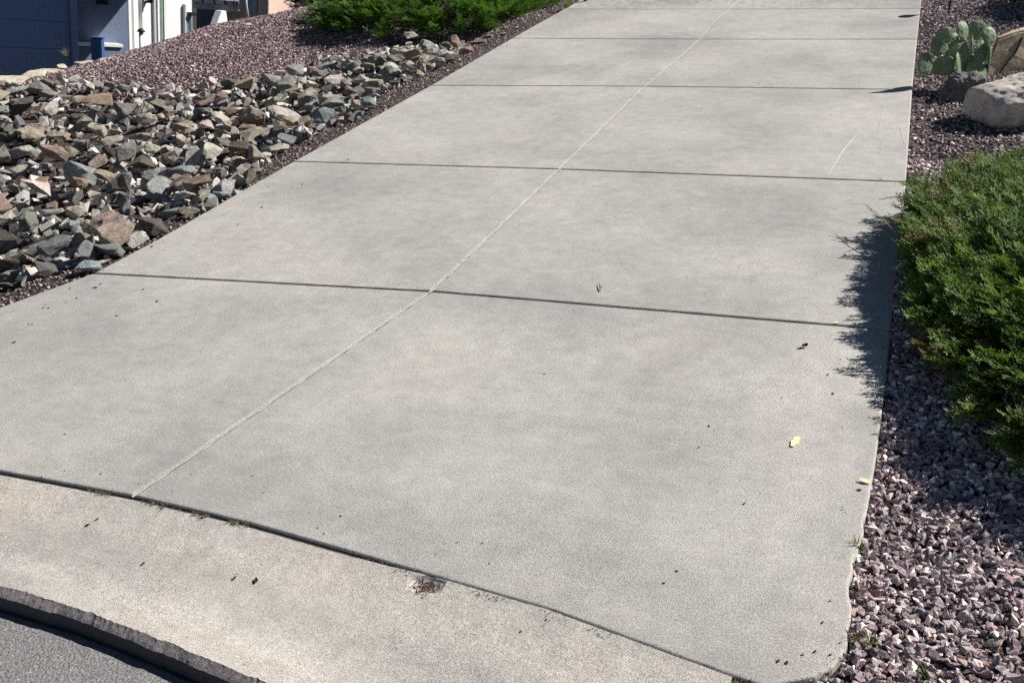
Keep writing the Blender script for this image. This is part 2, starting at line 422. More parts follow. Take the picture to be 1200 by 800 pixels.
# ------------------------------------------------------------------ street
V, F = [], []
ts = [0, .02, .05]+list(np.linspace(.1, 1.5, 24))+[2.2, 3.2, 5, 8, 10]
xs2 = list(np.arange(-30, -3, 1.0))+list(np.arange(-3, 3.5, .05))+list(np.arange(3.5, 16, .8))
for x in xs2:
    for t in ts:
        y = LIP(x)-.040-t; V.append((x, y, -.093-.004*(t < .01)+.185*t+.0025*fbm((x, y, 0), 9)*(t < 1.5)))
n = len(ts); F = [(i*n+j, i*n+j+1, (i+1)*n+j+1, (i+1)*n+j) for i in range(len(xs2)-1) for j in range(n-1)]
tag(mesh_obj('street', V, F, M_asph, smooth=True), kind='structure')
V, F = [], []
for i, x in enumerate(np.arange(-3, 3.2, .02)):
    y = LIP(x)-.0485+.0025*noise.noise(Vector((x*16, 1, 0))); w = .0035*(1+.8*noise.noise(Vector((x*8, 4, 0))))
    V += [(x, y-w, -.0885), (x, y+w, -.0885)]
    if i: b = 2*i-2; F.append((b, b+1, b+3, b+2))
tag(mesh_obj('street_crack', V, F, M_dirt), kind='structure')

# ------------------------------------------------------------------ rock shapes
def hull_rock(seed, flat=.7, npts=13, bev=.05):
    r = random.Random(seed); bm = bmesh.new()
    for _ in range(npts):
        v = Vector((r.gauss(0, 1), r.gauss(0, 1), r.gauss(0, 1))).normalized()
        v = Vector([math.copysign(abs(c)**.75, c) for c in v])
        bm.verts.new((v.x*r.uniform(.8, 1.1), v.y*r.uniform(.62, .85), v.z*flat*r.uniform(.8, 1.05)))
    g = bmesh.ops.convex_hull(bm, input=bm.verts)
    bmesh.ops.delete(bm, geom=[e for e in g['geom_interior'] if isinstance(e, bmesh.types.BMVert)], context='VERTS')
    bmesh.ops.dissolve_limit(bm, angle_limit=rad(14), verts=bm.verts, edges=bm.edges)
    if bev: bmesh.ops.bevel(bm, geom=list(bm.edges), offset=bev, segments=1, profile=.6, affect='EDGES', clamp_overlap=True)
    return bm
def rock_mesh(seed, **k):
    bm = hull_rock(seed, **k)
    bmesh.ops.triangulate(bm, faces=bm.faces)
    bmesh.ops.subdivide_edges(bm, edges=[e for e in bm.edges if e.calc_length() > .45], cuts=2, use_grid_fill=True)
    bm.normal_update()
    for v in bm.verts: v.co += v.normal*.075*fbm(v.co+Vector((seed*3.1, 0, 0)), 2.1, 5)
    me = bpy.data.meshes.new('rock'); bm.to_mesh(me); bm.free(); me.materials.append(M_rock)
    return me
RM = [rock_mesh(i, flat=random.choice([.42, .55, .7, .5]), npts=random.choice([9, 11, 13, 15]), bev=random.choice([.025, .045, .06])) for i in range(48)]

PAL = {'slate grey-green': (.20, .215, .185), 'pale cream': (.47, .43, .35), 'rusty orange-brown': (.31, .205, .14), 'cool blue-grey': (.20, .25, .265),
       'dark charcoal': (.085, .082, .078), 'dusty tan': (.33, .27, .20), 'mossy olive-grey': (.18, .18, .13), 'light grey': (.36, .355, .33), 'maroon-brown': (.17, .105, .09)}
up_poly = [(-40, 105), (0, 102), (90, 94), (180, 97), (230, 88), (290, 80), (340, 76), (370, 60), (430, 51), (490, 41), (537, 47)]
lo_poly = [(-40, 326), (0, 318), (45, 312), (85, 318), (130, 306), (160, 288), (190, 266), (240, 248), (285, 222), (320, 184), (345, 170), (420, 140), (460, 99), (530, 72), (537, 66)]
uu, ll = interp(up_poly), interp(lo_poly)
GR = 'rocks in the riprap bed'
heroes = [  # px, py, width px, height px, colour, label
    (103, 309, 36, 20, (.30, .37, .38), 'long pale blue-grey rock at the lowest tip of the rock bed, touching the driveway gravel'),
    (258, 226, 20, 18, (.27, .35, .37), 'small sky-grey rounded rock right at the driveway edge below an upright slab'),
    (253, 205, 26, 32, (.27, .25, .215), 'upright tan-grey slab rock standing above the sky-grey rock by the driveway'),
    (66, 287, 44, 26, (.20, .225, .225), 'broad dark slate block near the lower left tip of the bed'),
    (96, 283, 22, 32, (.30, .27, .21), 'pointed olive-tan rock leaning on the broad slate block'),
    (130, 290, 42, 17, (.20, .24, .22), 'flat green-grey rock lying at the edge, right of the pointed olive rock'),
    (52, 318, 20, 14, (.055, .052, .05), 'small black rock lying alone on the purple gravel below the bed'),
    (283, 186, 34, 15, (.36, .25, .18), 'flat rust-pink rock at the driveway edge beside a grey-green rock'),
    (297, 199, 26, 16, (.27, .28, .22), 'grey-green flat rock next to the rust-pink one at the driveway edge'),
    (118, 119, 44, 20, (.30, .235, .175), 'wide brown-tan slab near the top of the rock bed'),
    (288, 100, 30, 24, (.42, .36, .26), 'big yellowish-tan block at the upper edge of the bed against the purple gravel'),
    (350, 83, 30, 22, (.40, .41, .38), 'large pale grey tilted slab at the upper edge, right of the yellowish block'),
    (335, 100, 30, 22, (.24, .25, .22), 'rough grey block below the pale tilted slab'),
    (430, 122, 18, 22, (.27, .34, .35), 'blue-grey rock at the driveway edge halfway up the bed'),
    (358, 145, 18, 26, (.36, .28, .20), 'orange-tan upright rock near the driveway edge mid bed'),
    (328, 155, 28, 24, (.13, .14, .12), 'dark olive block left of the orange-tan upright rock'),
    (290, 158, 50, 17, (.33, .31, .24), 'long flat khaki slab in the middle of the bed'),
    (280, 175, 26, 28, (.10, .09, .08), 'dark hollow-looking brown rock under the long khaki slab'),
    (320, 172, 34, 11, (.42, .42, .36), 'pale flat rock at the gravel strip below the dark olive block'),
    (125, 205, 34, 20, (.34, .28, .20), 'tan rock with an orange stain in the middle left of the bed'),
    (70, 160, 24, 15, (.45, .36, .28), 'peach-pink rock in the upper left of the bed'),
    (130, 165, 32, 20, (.46, .41, .34), 'pale cream block right of the peach-pink rock'),
    (177, 172, 24, 15, (.46, .43, .35), 'clean pale cream rounded rock in the middle of the bed'),
    (62, 245, 30, 18, (.38, .375, .35), 'light grey smooth rock in the lower left of the bed'),
    (20, 105, 38, 17, (.36, .38, .37), 'long pale blue-white slab at the top left corner of the bed'),
    (220, 245, 30, 13, (.29, .25, .19), 'brown flat rock above the driveway edge in the lower bed'),
    (160, 272, 22, 12, (.40, .40, .37), 'pale grey chip of rock by the driveway at the lower bed'),
    (483, 66, 26, 22, (.38, .28, .20), 'tan-orange cubic block at the far end of the bed below the juniper'),
    (505, 60, 20, 14, (.27, .32, .33), 'blue-grey rock at the far end, right of the tan-orange block'),
    (478, 42, 24, 14, (.38, .36, .31), 'pale rock at the far top end touching the juniper'),
]
for k_, c_ in PAL.items():
    g_ = sum(c_)/3; PAL[k_] = tuple((.36*g_*w_+.64*x) for x, w_ in zip(c_, (1.06, 1., .93)))
placed = []
def put_rock(p, L, H, col, label, mesh, rot, name='rock', hz=.5):
    o = bpy.data.objects.new(name, mesh); COL.objects.link(o)
    o.scale = (L/2, L/2*random.uniform(.8, 1.05), H/2)
    o.rotation_euler = rot; o.location = p; o.color = (*col, 1)
    tag(o, label, 'rock', GR); return o
def jit(c, k=.14): 
    f = 1.14+random.uniform(-k, k)*1.6; return tuple(max(.02, x*f*(1+random.uniform(-.05, .05))) for x in c)
for px, py, w, h, c, lab in heroes:
    p = at(px, py, .04); s = mpp(p); L, H = w*s*1.1, h*s*1.25
    g = gz(p.x, p.y); 
    o = put_rock((p.x, p.y, max(g+H*.32, .0+H*.2)), L, H*1.0, c, lab, RM[(px*7+py) % 48], (random.uniform(-.25, .25), random.uniform(-.2, .2), rad(20)+random.uniform(-.3, .3)))
    placed.append((p.x, p.y, L*.42, H))
cand = []
tries = 0
while len(cand) < 270 and tries < 200000:
    tries += 1
    px = random.uniform(-25, 540)
    a, b = uu(px), ll(px)
    # even over the ground, not over the photograph
    py = random.uniform(a, b); p = at(px, py, 0.02)
    if random.random() > (mpp(p)/.0135)**2.4: continue
    L = random.choice([.13, .16, .18, .20, .22, .25, .31])*random.uniform(.85, 1.15)
    if py > b-12 or py < a+4: L *= .75
    k = .62 if tries < 30000 else .46 if tries < 120000 else .34
    if any((p.x-q[0])**2+(p.y-q[1])**2 < (k*(L*.5+q[2]))**2 for q in placed): continue
    placed.append((p.x, p.y, L*.5, L*.5)); cand.append((px, py, p, L, a, b))
names = list(PAL); wts = [.20, .21, .06, .11, .07, .19, .06, .10, .05]
for px, py, p, L, a, b in cand:
    cn = random.choices(names, wts)[0]
    size = 'large' if L > .25 else ('small' if L < .15 else 'mid-sized')
    zone = 'driveway side' if py > b-22 else 'upper gravel side' if py < a+16 else 'inner part'
    part = 'the far juniper end' if px > 400 else 'the far half' if px > 270 else 'the middle stretch' if px > 140 else 'the wide left end'
    lab = f'{size} {cn} rock, {zone} of {part} of the bed'
    g = gz(p.x, p.y)
    tilt = random.gauss(0, .26)
    o = put_rock((p.x, p.y, g+.035+L*.20+random.uniform(.0, .12)*sm(0, .5, 1-abs((py-a)/(b-a)*2-1))), L*1.18, L*random.uniform(.85, 1.15), jit(PAL[cn]), lab, random.choice(RM),
             (tilt+.12, random.gauss(0, .26), random.uniform(0, 6.28)))
print('rocks', len(cand)+len(heroes))

# ------------------------------------------------------------------ merged stone scatter (stuff)
PROTO = []
for i in range(14):
    bm = hull_rock(500+i, flat=random.choice([.4, .5, .65]), npts=9, bev=0)
    bmesh.ops.triangulate(bm, faces=bm.faces)
    bm.verts.index_update(); v = np.array([w.co[:] for w in bm.verts]); f = np.array([[w.index for w in q.verts] for q in bm.faces]); bm.free()
    PROTO.append((v, f))
def rotmats(n, tilt=.5):
    a = rng.uniform(0, 2*np.pi, n); b = rng.normal(0, tilt, n); c = rng.normal(0, tilt, n)
    ca, sa, cb, sb, cc, sc = np.cos(a), np.sin(a), np.cos(b), np.sin(b), np.cos(c), np.sin(c)
    z = np.zeros(n); o = np.ones(n)
    Rz = np.stack([ca, -sa, z, sa, ca, z, z, z, o], 1).reshape(n, 3, 3)
    Rx = np.stack([o, z, z, z, cb, -sb, z, sb, cb], 1).reshape(n, 3, 3)
    Ry = np.stack([cc, z, sc, z, o, z, -sc, z, cc], 1).reshape(n, 3, 3)
    return Rz @ Rx @ Ry
def scatter(name, P, size, pal, w, label, mat, tilt=.5, cat='gravel', gain=1.6):
    P = np.asarray(P, float); n = len(P); pal = np.array(pal); w = np.array(w)/sum(w)
    R = rotmats(n, tilt); which = rng.integers(0, len(PROTO), n)
    cidx = rng.choice(len(pal), n, p=w); C = pal[cidx]*rng.uniform(.72, 1.25, (n, 1))*gain
    Vs, Fs, Cs = [], [], []; off = 0
    for k, (v, f) in enumerate(PROTO):
        I = np.where(which == k)[0]
        if not len(I): continue
        X = np.einsum('nij,vj->nvi', R[I], v)*(size[I, None, None]/2)+P[I, None, :]
        Vs.append(X.reshape(-1, 3)); m = len(v)
        Fs.append((f[None]+(off+np.arange(len(I))*m)[:, None, None]).reshape(-1, 3)); off += len(I)*m
        Cs.append(np.repeat(C[I], m, 0))
    o = np_mesh(name, np.concatenate(Vs), np.concatenate(Fs), mat, None, np.concatenate(Cs))
    return tag(o, label, cat, kind='stuff')
GP = [(.15, .112, .118), (.225, .182, .184), (.088, .070, .075), (.33, .285, .275), (.47, .425, .405), (.13, .125, .13), (.25, .185, .16)]
GW = [.27, .22, .16, .14, .08, .08, .05]
def region(n, x0, x1, y0, y1, test, zoff=0.0, zr=.014):
    X = rng.uniform(x0, x1, n); Y = rng.uniform(y0, y1, n)
    return [(x, y, gz(x, y)+zoff+rng.uniform(-.006, zr)) for x, y in zip(X, Y) if test(x, y)]
# near right bed
P = region(62000, 2.3, 4.6, -2.75, 3.2, lambda x, y: (x > XR(max(y, -2.42))+.005 or y < -2.42) and y > (YK(x)+.03 if x < 2.13 else -2.8))
P2 = [q for q in P if q[0] > 4.0]; P = [q for q in P if not (q[0] > 4.0 and q[1] > 0)]
scatter('gravel', P, rng.uniform(.020, .054, len(P)), GP, GW, 'purple-grey crushed gravel beside the driveway in front of and under the big juniper', M_gravel, .6, gain=2.25)
P = region(46000, 2.35, 6.0, 3.2, 13.5, lambda x, y: x > XR(y)+.005)
scatter('gravel', P, rng.uniform(.022, .046, len(P)), GP, GW, 'purple gravel bed around the prickly pear and boulders at upper right', M_gravel, .6)
# left strip along the drive and between the rocks
def inrock(x, y):
    q = Vector((x, y, 0)); c = (CROT.transposed() @ (q-CAM)); u = 600+FPX*c.x/-c.z; v = 400-FPX*c.y/-c.z
    return u, v
def strip(x, y):
    u, v = inrock(x, y)
    return u > 537 or v > ll(max(-40, u))-9 or v < uu(max(-40, u))
P = region(30000, -4.4, -2.2, -2.6, 13, lambda x, y: x < XL(y)-.005 and y > -2.0 and strip(x, y))
scatter('gravel', P, rng.uniform(.018, .036, len(P)), GP, [.3, .2, .2, .08, .03, .1, .09], 'dark purple gravel strip between the rock bed and the driveway edge', M_gravel, .6)
def mound(x, y):
    u, v = inrock(x, y); 
    if x < crest(y)-.5: return False
    if x > -4.4 and y < 13: return False
    return u > -160 and (u < -40 or v < uu(min(u, 537))+10 or u > 537)
P = region(125000, -9.2, -2.6, 1.5, 13, mound, .01)
scatter('gravel', P, rng.uniform(.020, .044, len(P)), [(q[0]*.93, q[1]*.84, q[2]*.87) for q in GP], [.26, .25, .12, .18, .09, .06, .06], 'raised bed of purple-pink gravel behind the rock pile below the houses', M_gravel, .6)
# lower courses of rock showing between the top ones, then rubble
P = []
while len(P) < 3000:
    px = random.uniform(-130, 538); a, b = uu(max(px, -40)), ll(max(px, -40)); py = random.uniform(a+1, b-4); p = at(px, py, -.02)
    if random.random() > (mpp(p)/.0135)**2.4: continue
    P.append((p.x, p.y, gz(p.x, p.y)+random.uniform(-.06, .07)))
RP = [tuple(.25*sum(c)/3+.95*x for x in c) for c in PAL.values()]
scatter('riprap', P, rng.uniform(.08, .20, len(P)), RP, wts, 'lower course of angular rocks showing between the top rocks of the bed', M_gravel, .5, 'rocks', .85)
P = []; 
while len(P) < 900:
    px = random.uniform(-130, 538); a, b = uu(max(px, -40)), ll(max(px, -40)); py = random.uniform(a-2, b+3); p = at(px, py, -.04)
    if random.random() > (mpp(p)/.0135)**2.4: continue
    P.append((p.x, p.y, gz(p.x, p.y)+random.uniform(.0, .07)))
scatter('rock_rubble', P, rng.uniform(.09, .20, len(P)), [tuple(.35*sum(c)/3+.65*x for x in c) for c in PAL.values()], wts, 'small broken stones filling the gaps between the riprap rocks', M_gravel, .6, 'rubble')
P = []
for _ in range(900):
    x = random.uniform(-10.5, -7.2); y = random.uniform(-1, 5.2)
    u, v = inrock(x, y)
    if u < -30: P.append((x, y, gz(x, y)+.05))
scatter('rock_rubble', P, rng.uniform(.14, .3, len(P)), list(PAL.values()), wts, 'riprap rocks continuing beyond the left edge of the photo', M_gravel, .5, 'rubble')

# ------------------------------------------------------------------ junipers
def frond(seed, twigs=15):
    r = random.Random(seed); V, F = [], []
    def blade(p, d, up, L, w):
        s = d.cross(up).normalized()*w; b = len(V)
        V.extend([p, p+d*L*.45+s, p+d*L, p+d*L*.45-s]); F.append((b, b+1, b+2, b+3))
    def curve(t): return Vector((t, .04*math.sin(3*t), .10*math.sin(2.0*t)))
    up = Vector((0, 0, 1))
    for i in range(twigs):
        t = .10+.86*i/twigs; p = curve(t); side = 1 if i % 2 else -1
        ang = side*rad(r.uniform(28, 52)); ln = (.46*(1-t)+.13)*r.uniform(.75, 1.2)
        d = Vector((math.cos(ang), math.sin(ang), r.uniform(-.15, .5))).normalized()
        m = 5
        for k in range(m):
            q = p+d*ln*k/m; roll = Vector((r.gauss(0, .5), r.gauss(0, .5), 1)).normalized()
            a2 = rad(r.uniform(12, 34))*(1 if k % 2 else -1)
            dd = (Quaternion(up, a2) @ d+Vector((0, 0, r.uniform(-.1, .25)))).normalized()
            blade(q, dd, roll, .15*r.uniform(.7, 1.25), .021)
    for k in range(9):
        q = curve(k/9); roll = Vector((r.gauss(0, .6), r.gauss(0, .6), 1)).normalized()
        blade(q, Vector((1, r.uniform(-.3, .3), r.uniform(-.1, .3))).normalized(), roll, .17, .02)
    return np.array([tuple(v) for v in V]), np.array(F)
FR = [frond(i) for i in range(8)]
def juniper(name, c, rx, ry, h, branches, per, fl, colA, colB, label, seed, group=None, base_lift=.08, dirbias=Vector((0, 0, 0)), dead=0, mat=M_jun, rot=0., skip=None, sq=2., var=.16, elp=.8):
    r = random.Random(seed); R = np.random.default_rng(seed)
    root = empty(name, (c[0], c[1], gz(c[0], c[1]))); cz = root.location.z
    tag(root, label, 'shrub', group)
    Ms, Ps, Ss, Cs, stems = [], [], [], [], ([], [])
    def addstem(pts, r0, r1):
        v, f = tube(pts, r0, r1, 5); b = len(stems[0]); stems[0].extend(v); stems[1].extend([tuple(b+i for i in q) for q in f])
    for bi in range(branches):
        th = r.uniform(0, 2*math.pi); el = math.asin(min(1, r.random()**elp))
        rr = (1+var*noise.noise(Vector((math.cos(th)*1.8+seed, math.sin(th)*1.8, el*2)))+r.uniform(-.6*var, .6*var))/(abs(math.cos(th))**sq+abs(math.sin(th))**sq)**(1/sq)
        lo = math.cos(el)
        tip = Vector((math.cos(th)*lo*rx*rr, math.sin(th)*lo*ry*rr, base_lift+math.sin(el)*h*min(rr, 1.2)))
        a = rot; tip = Vector((tip.x*math.cos(a)-tip.y*math.sin(a), tip.x*math.sin(a)+tip.y*math.cos(a), tip.z))
        if skip and skip(tip+Vector((c[0], c[1], 0))): continue
        rootp = Vector((tip.x*.12, tip.y*.12, .0))
        out = (Vector((tip.x, tip.y, 0)).normalized()*.9+Vector((0, 0, .10+.55*math.sin(el)))+dirbias).normalized()
        blen = r.uniform(.22, .42)*min(1, (rx+ry)/2.2)
        st = tip-out*blen
        mid = rootp.lerp(st, .55)+Vector((0, 0, .10*h))
        if bi % 3 == 0: addstem([rootp, mid, st, tip-out*.06], .012, .0025)
        shade = r.uniform(0, 1); isdead = r.random() < dead and el < .5
        for k in range(per):
            t = (k+r.random())/per; p = st.lerp(tip, t)+Vector((r.gauss(0, .035), r.gauss(0, .035), r.gauss(0, .022)))
            spread = .65*(1-t)+.18
            d = (out+Vector((r.gauss(0, spread), r.gauss(0, spread), r.gauss(.05, spread*.6)))).normalized()
            upv = (Vector((0, 0, 1))+Vector((r.gauss(0, .35), r.gauss(0, .35), 0))).normalized()
            y = upv.cross(d).normalized(); z = d.cross(y)
            Ms.append(np.array([[d.x, y.x, z.x], [d.y, y.y, z.y], [d.z, y.z, z.z]])); Ps.append(tuple(p)); Ss.append(fl*r.uniform(.65, 1.2))
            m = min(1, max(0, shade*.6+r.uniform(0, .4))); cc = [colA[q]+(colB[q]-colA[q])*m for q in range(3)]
            if isdead: cc = [.17, .12, .06]
            Cs.append(cc)
    Ms, Ps, Ss, Cs = np.array(Ms), np.array(Ps), np.array(Ss), np.array(Cs); n = len(Ps)
    which = R.integers(0, len(FR), n); Vs, Fs, Co = [], [], []; off = 0
    for k, (v, f) in enumerate(FR):
        I = np.where(which == k)[0]
        X = np.einsum('nij,vj->nvi', Ms[I], v)*Ss[I, None, None]+Ps[I, None, :]
        X[..., 2] = np.maximum(X[..., 2], .01)
        m = len(v); Vs.append(X.reshape(-1, 3)); Fs.append((f[None]+(off+np.arange(len(I))*m)[:, None, None]).reshape(-1, 4)); off += len(I)*m
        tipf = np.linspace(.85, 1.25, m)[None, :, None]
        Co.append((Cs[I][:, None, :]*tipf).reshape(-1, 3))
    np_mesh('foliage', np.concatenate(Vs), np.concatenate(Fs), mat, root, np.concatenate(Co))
    mesh_obj('stem', stems[0], stems[1], M_bark, root, True)
    return root
JA, JB = (.035, .075, .022), (.105, .185, .045)
def near_skip(p): return False
big = juniper('juniper_shrub', (4.06, .56), 1.45, 2.06, .305, 1350, 17, .14, (.042, .085, .022), (.155, .235, .05), 'large spreading green juniper spilling over the right edge of the driveway', 3, base_lift=.05, dead=.16, rot=rad(8), sq=2.75, var=.08, elp=1.35)
juniper('juniper_shrub', (-4.45, 9.75), 1.75, 1.55, .55, 420, 13, .17, (.04, .10, .022), (.11, .215, .04), 'low bright green juniper at the far end of the rock bed, beside the purple gravel', 5, dirbias=Vector((0, -.15, .15)))
juniper('juniper_shrub', (-7.3, 12.2), 1.3, 1.3, .9, 200, 12, .2, (.012, .026, .014), (.03, .055, .025), 'juniper coloured dark for shade, behind the gravel bed, beside the beige house', 8)  # foliage colours darkened to carry the backlit shade
juniper('juniper_shrub', (-3.1, 13.1), 1.2, 1.3, .95, 200, 12, .2, (.016, .034, .016), (.04, .075, .03), 'dark shaded shrub behind the bright juniper near the top of the driveway', 9)  # greens set dark so the deep shade is in the colour
juniper('juniper_shrub', (4.95, 9.75), 1.1, 1.3, .85, 300, 13, .18, JA, JB, 'juniper at the top right corner throwing spiky shade on the gravel', 12)
juniper('juniper_shrub', (5.35, 5.2), 1.0, 1.0, .7, 150, 12, .17, JA, JB, 'juniper just past the right side of the boulders', 15)

# dead twigs poking out of the big juniper over the slab
def twig(px0, px1, z0, z1, r=.0022):
    a, b = at(*px0, z0), at(*px1, z1); m = a.lerp(b, .5)+Vector((0, 0, .015)); c = m+(b-a).cross(Vector((0, 0, 1))).normalized()*.04
    V, F = tube([a, m, b], r*1.5, r*.5, 5)
    for q in (.35, .6, .8):
        s = a.lerp(b, q); v2, f2 = tube([s, s+(b-a)*.22+Vector((random.uniform(-.03, .03), .03*random.choice((-1, 1)), .02))], r, r*.4, 4)
        n0 = len(V); V += v2; F += [tuple(n0+i for i in f) for f in f2]
    return V, F
V, F = [], []
for t in (((1052, 276), (1015, 240), .12, .15), ((1050, 262), (1024, 266), .12, .12), ((1062, 330), (1033, 322), .08, .10), ((1060, 345), (1036, 346), .06, .08), ((1100, 405), (1062, 440), .10, .05), ((1085, 395), (1062, 412), .1, .05), ((1065, 232), (1030, 234), .2, .2),
          ((1190, 500), (1175, 465), .15, .25), ((1198, 505), (1186, 462), .15, .26)):
    V, F = twig(*t); mesh_obj('dead_twig', [Vector(v)-big.location for v in V], F, M_twig, big)

# ------------------------------------------------------------------ boulders
def boulder(name, loc, size, planes, mat, label, seed, amp=.05, sub=5, rot=(0, 0, 0), sharp=18, frac=2.2):
    bm = bmesh.new(); bmesh.ops.create_icosphere(bm, subdivisions=sub, radius=1)
    pl = [(Vector(n).normalized(), d) for n, d in planes]
    for v in bm.verts:
        d = v.co.normalized(); ts = [(dd/max(1e-3, d.dot(n)) if d.dot(n) > 1e-3 else 9) for n, dd in pl]
        k = sharp; t = -math.log(sum(math.exp(-k*min(9, q)) for q in ts))/k
        co = d*t; co += d*amp*(fbm(co+Vector((seed, 0, 0)), frac, 6)+.28*fbm(co+Vector((0, seed, 0)), frac*5.3, 5)-.35*abs(noise.noise((co+Vector((seed, 9, 0)))*frac*1.3)))
        v.co = Vector((co.x*size[0], co.y*size[1], co.z*size[2]))
    o = bm_obj(name, bm, mat, None, True); o.location = loc; o.rotation_euler = rot
    return tag(o, label, 'boulder')
pb = at(1196, 138, .1)
boulder('boulder', (3.38, 4.37, .09), (.42, .36, .32), [((-.12, -.30, 1), .72), ((0, .3, 1), .86), ((-1, -.1, .1), .98), ((1, 0, 0), 1), ((-.15, -1, -.35), .80), ((0, 1, .2), .85), ((-.6, -.7, -.2), .95), ((0, 0, -1), .9), ((.2, -.6, 1), .92)], M_pale, 'large pale grey boulder with a rough lit top, in front of the tan boulder', 4, .075, 6, (rad(-4), rad(-10), rad(24)), 14, 1.7)
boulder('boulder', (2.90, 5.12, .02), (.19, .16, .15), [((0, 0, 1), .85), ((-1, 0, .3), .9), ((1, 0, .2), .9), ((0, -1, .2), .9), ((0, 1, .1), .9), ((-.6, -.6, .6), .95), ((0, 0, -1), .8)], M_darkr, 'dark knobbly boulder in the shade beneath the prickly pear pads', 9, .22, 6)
# tan boulder: traced outline given thickness
bc = Vector((3.32, 5.95, 0))
fw = CROT @ Vector((0, 0, -1)); 
def on_depth(px, py, P, extra=0.0):
    d = ray(px, py); t = ((P-CAM).dot(fw)+extra)/d.dot(fw); return CAM+d*t
bm = bmesh.new()
ft = [(1153, 99), (1157, 76), (1167, 46), (1194, 37), (1214, 34), (1232, 58), (1238, 104), (1225, 125), (1160, 125)]
bk = [(1162, 105), (1163, 76), (1170, 43), (1192, 33), (1212, 30), (1234, 50), (1240, 100)]
for p in ft: bm.verts.new(on_depth(*p, bc))
for p in bk: bm.verts.new(on_depth(*p, bc, .34))
g = bmesh.ops.convex_hull(bm, input=bm.verts)
bmesh.ops.delete(bm, geom=[e for e in g['geom_interior'] if isinstance(e, bmesh.types.BMVert)], context='VERTS')
bmesh.ops.dissolve_limit(bm, angle_limit=rad(6), verts=bm.verts, edges=bm.edges)
bmesh.ops.bevel(bm, geom=list(bm.edges), offset=.02, segments=2, affect='EDGES', clamp_overlap=True)
bmesh.ops.triangulate(bm, faces=bm.faces); bmesh.ops.subdivide_edges(bm, edges=[e for e in bm.edges if e.calc_length() > .05], cuts=3, use_grid_fill=True)
bm.normal_update()
for v in bm.verts: v.co += v.normal*.012*fbm(v.co, 5, 3)
me = bpy.data.meshes.new('boulder'); 
for v in bm.verts: v.co -= bc
bm.to_mesh(me); bm.free(); tb = link('boulder', me, M_tan); tb.location = bc
tag(tb, 'tall tan smooth boulder with a dark diagonal crack, behind the pale boulder', 'boulder')
cr = [on_depth(*p, bc, -.006)-bc for p in ((1198, 44), (1194, 54), (1190, 62), (1183, 70), (1178, 77), (1172, 85), (1166, 92), (1163, 99))]
V, F = tube(cr, .009, .005, 6); mesh_obj('crack', V, F, M_dirt, tb)

# ------------------------------------------------------------------ prickly pear
cb = at(1136, 104, -.02); cact = empty('prickly_pear_cactus', cb)
tag(cact, 'prickly pear cactus with flat green pads between the driveway and the tan boulder', 'cactus')
view = -fw; rightv = CROT @ Vector((1, 0, 0)); upv = CROT @ Vector((0, 1, 0))
def pad(px, py, w, h, ang, dz=0., yaw=0., seed=0):
    c = on_depth(px, py, cb, dz); s = mpp(c); W, H = w*s*.66, h*s*.66; bm = bmesh.new()
    bmesh.ops.create_icosphere(bm, subdivisions=4, radius=1)
    for v in bm.verts:
        x, y, z = v.co; taper = .78+.22*sm(-1, .3, y); x *= taper
        rim = math.sqrt(max(0, 1-x*x*.98-y*y*.98))
        v.co = Vector((x*W, y*H, z*.016*(.55+.45*rim)+.004*noise.noise(Vector((x*2, y*2, seed)))))
    nf = len(bm.faces); r = random.Random(seed)
    bm.faces.ensure_lookup_table()
    pts = []
    for i in range(-4, 5):
        for j in range(-5, 6):
            x, y = (i+.5*(j % 2))*.022, j*.020
            if (x/W)**2+(y/H)**2 < .85: pts.append((x, y, .013)); pts.append((x, y, -.013))
    for k in range(22):
        t = 2*math.pi*k/22; pts.append((math.cos(t)*W*.93, math.sin(t)*H*.97, 0))
    for x, y, z in pts:
        for q in range(2):
            n = Vector((x/W*.5+r.gauss(0, .4), y/H*.5+r.gauss(0, .4), math.copysign(1, z) if z else r.gauss(0, .6))).normalized()*r.uniform(.012, .026)
            if z == 0: n = (Vector((x/W, y/H, 0)).normalized()+Vector((r.gauss(0, .3), r.gauss(0, .3), r.gauss(0, .4)))).normalized()*r.uniform(.014, .028)
            a = Vector((x, y, z)); o = n.orthogonal().normalized()*.0009; o2 = o.cross(n).normalized()*.0009
            vs = [bm.verts.new(a+o), bm.verts.new(a-o*.5+o2), bm.verts.new(a-o*.5-o2), bm.verts.new(a+n)]
            for f3 in ((0, 1, 3), (1, 2, 3), (2, 0, 3)): bm.faces.new([vs[i] for i in f3]).material_index = 1
    bm.faces.ensure_lookup_table()
    for f in bm.faces[:nf]: f.smooth = True
    o = bm_obj('pad', bm, [M_pad, M_spine], cact)
    B = Matrix((rightv, upv, view)).transposed().to_4x4()
    o.matrix_local = Matrix.Translation(c-cb) @ B @ Matrix.Rotation(rad(yaw), 4, 'Y') @ Matrix.Rotation(rad(ang), 4, 'Z')
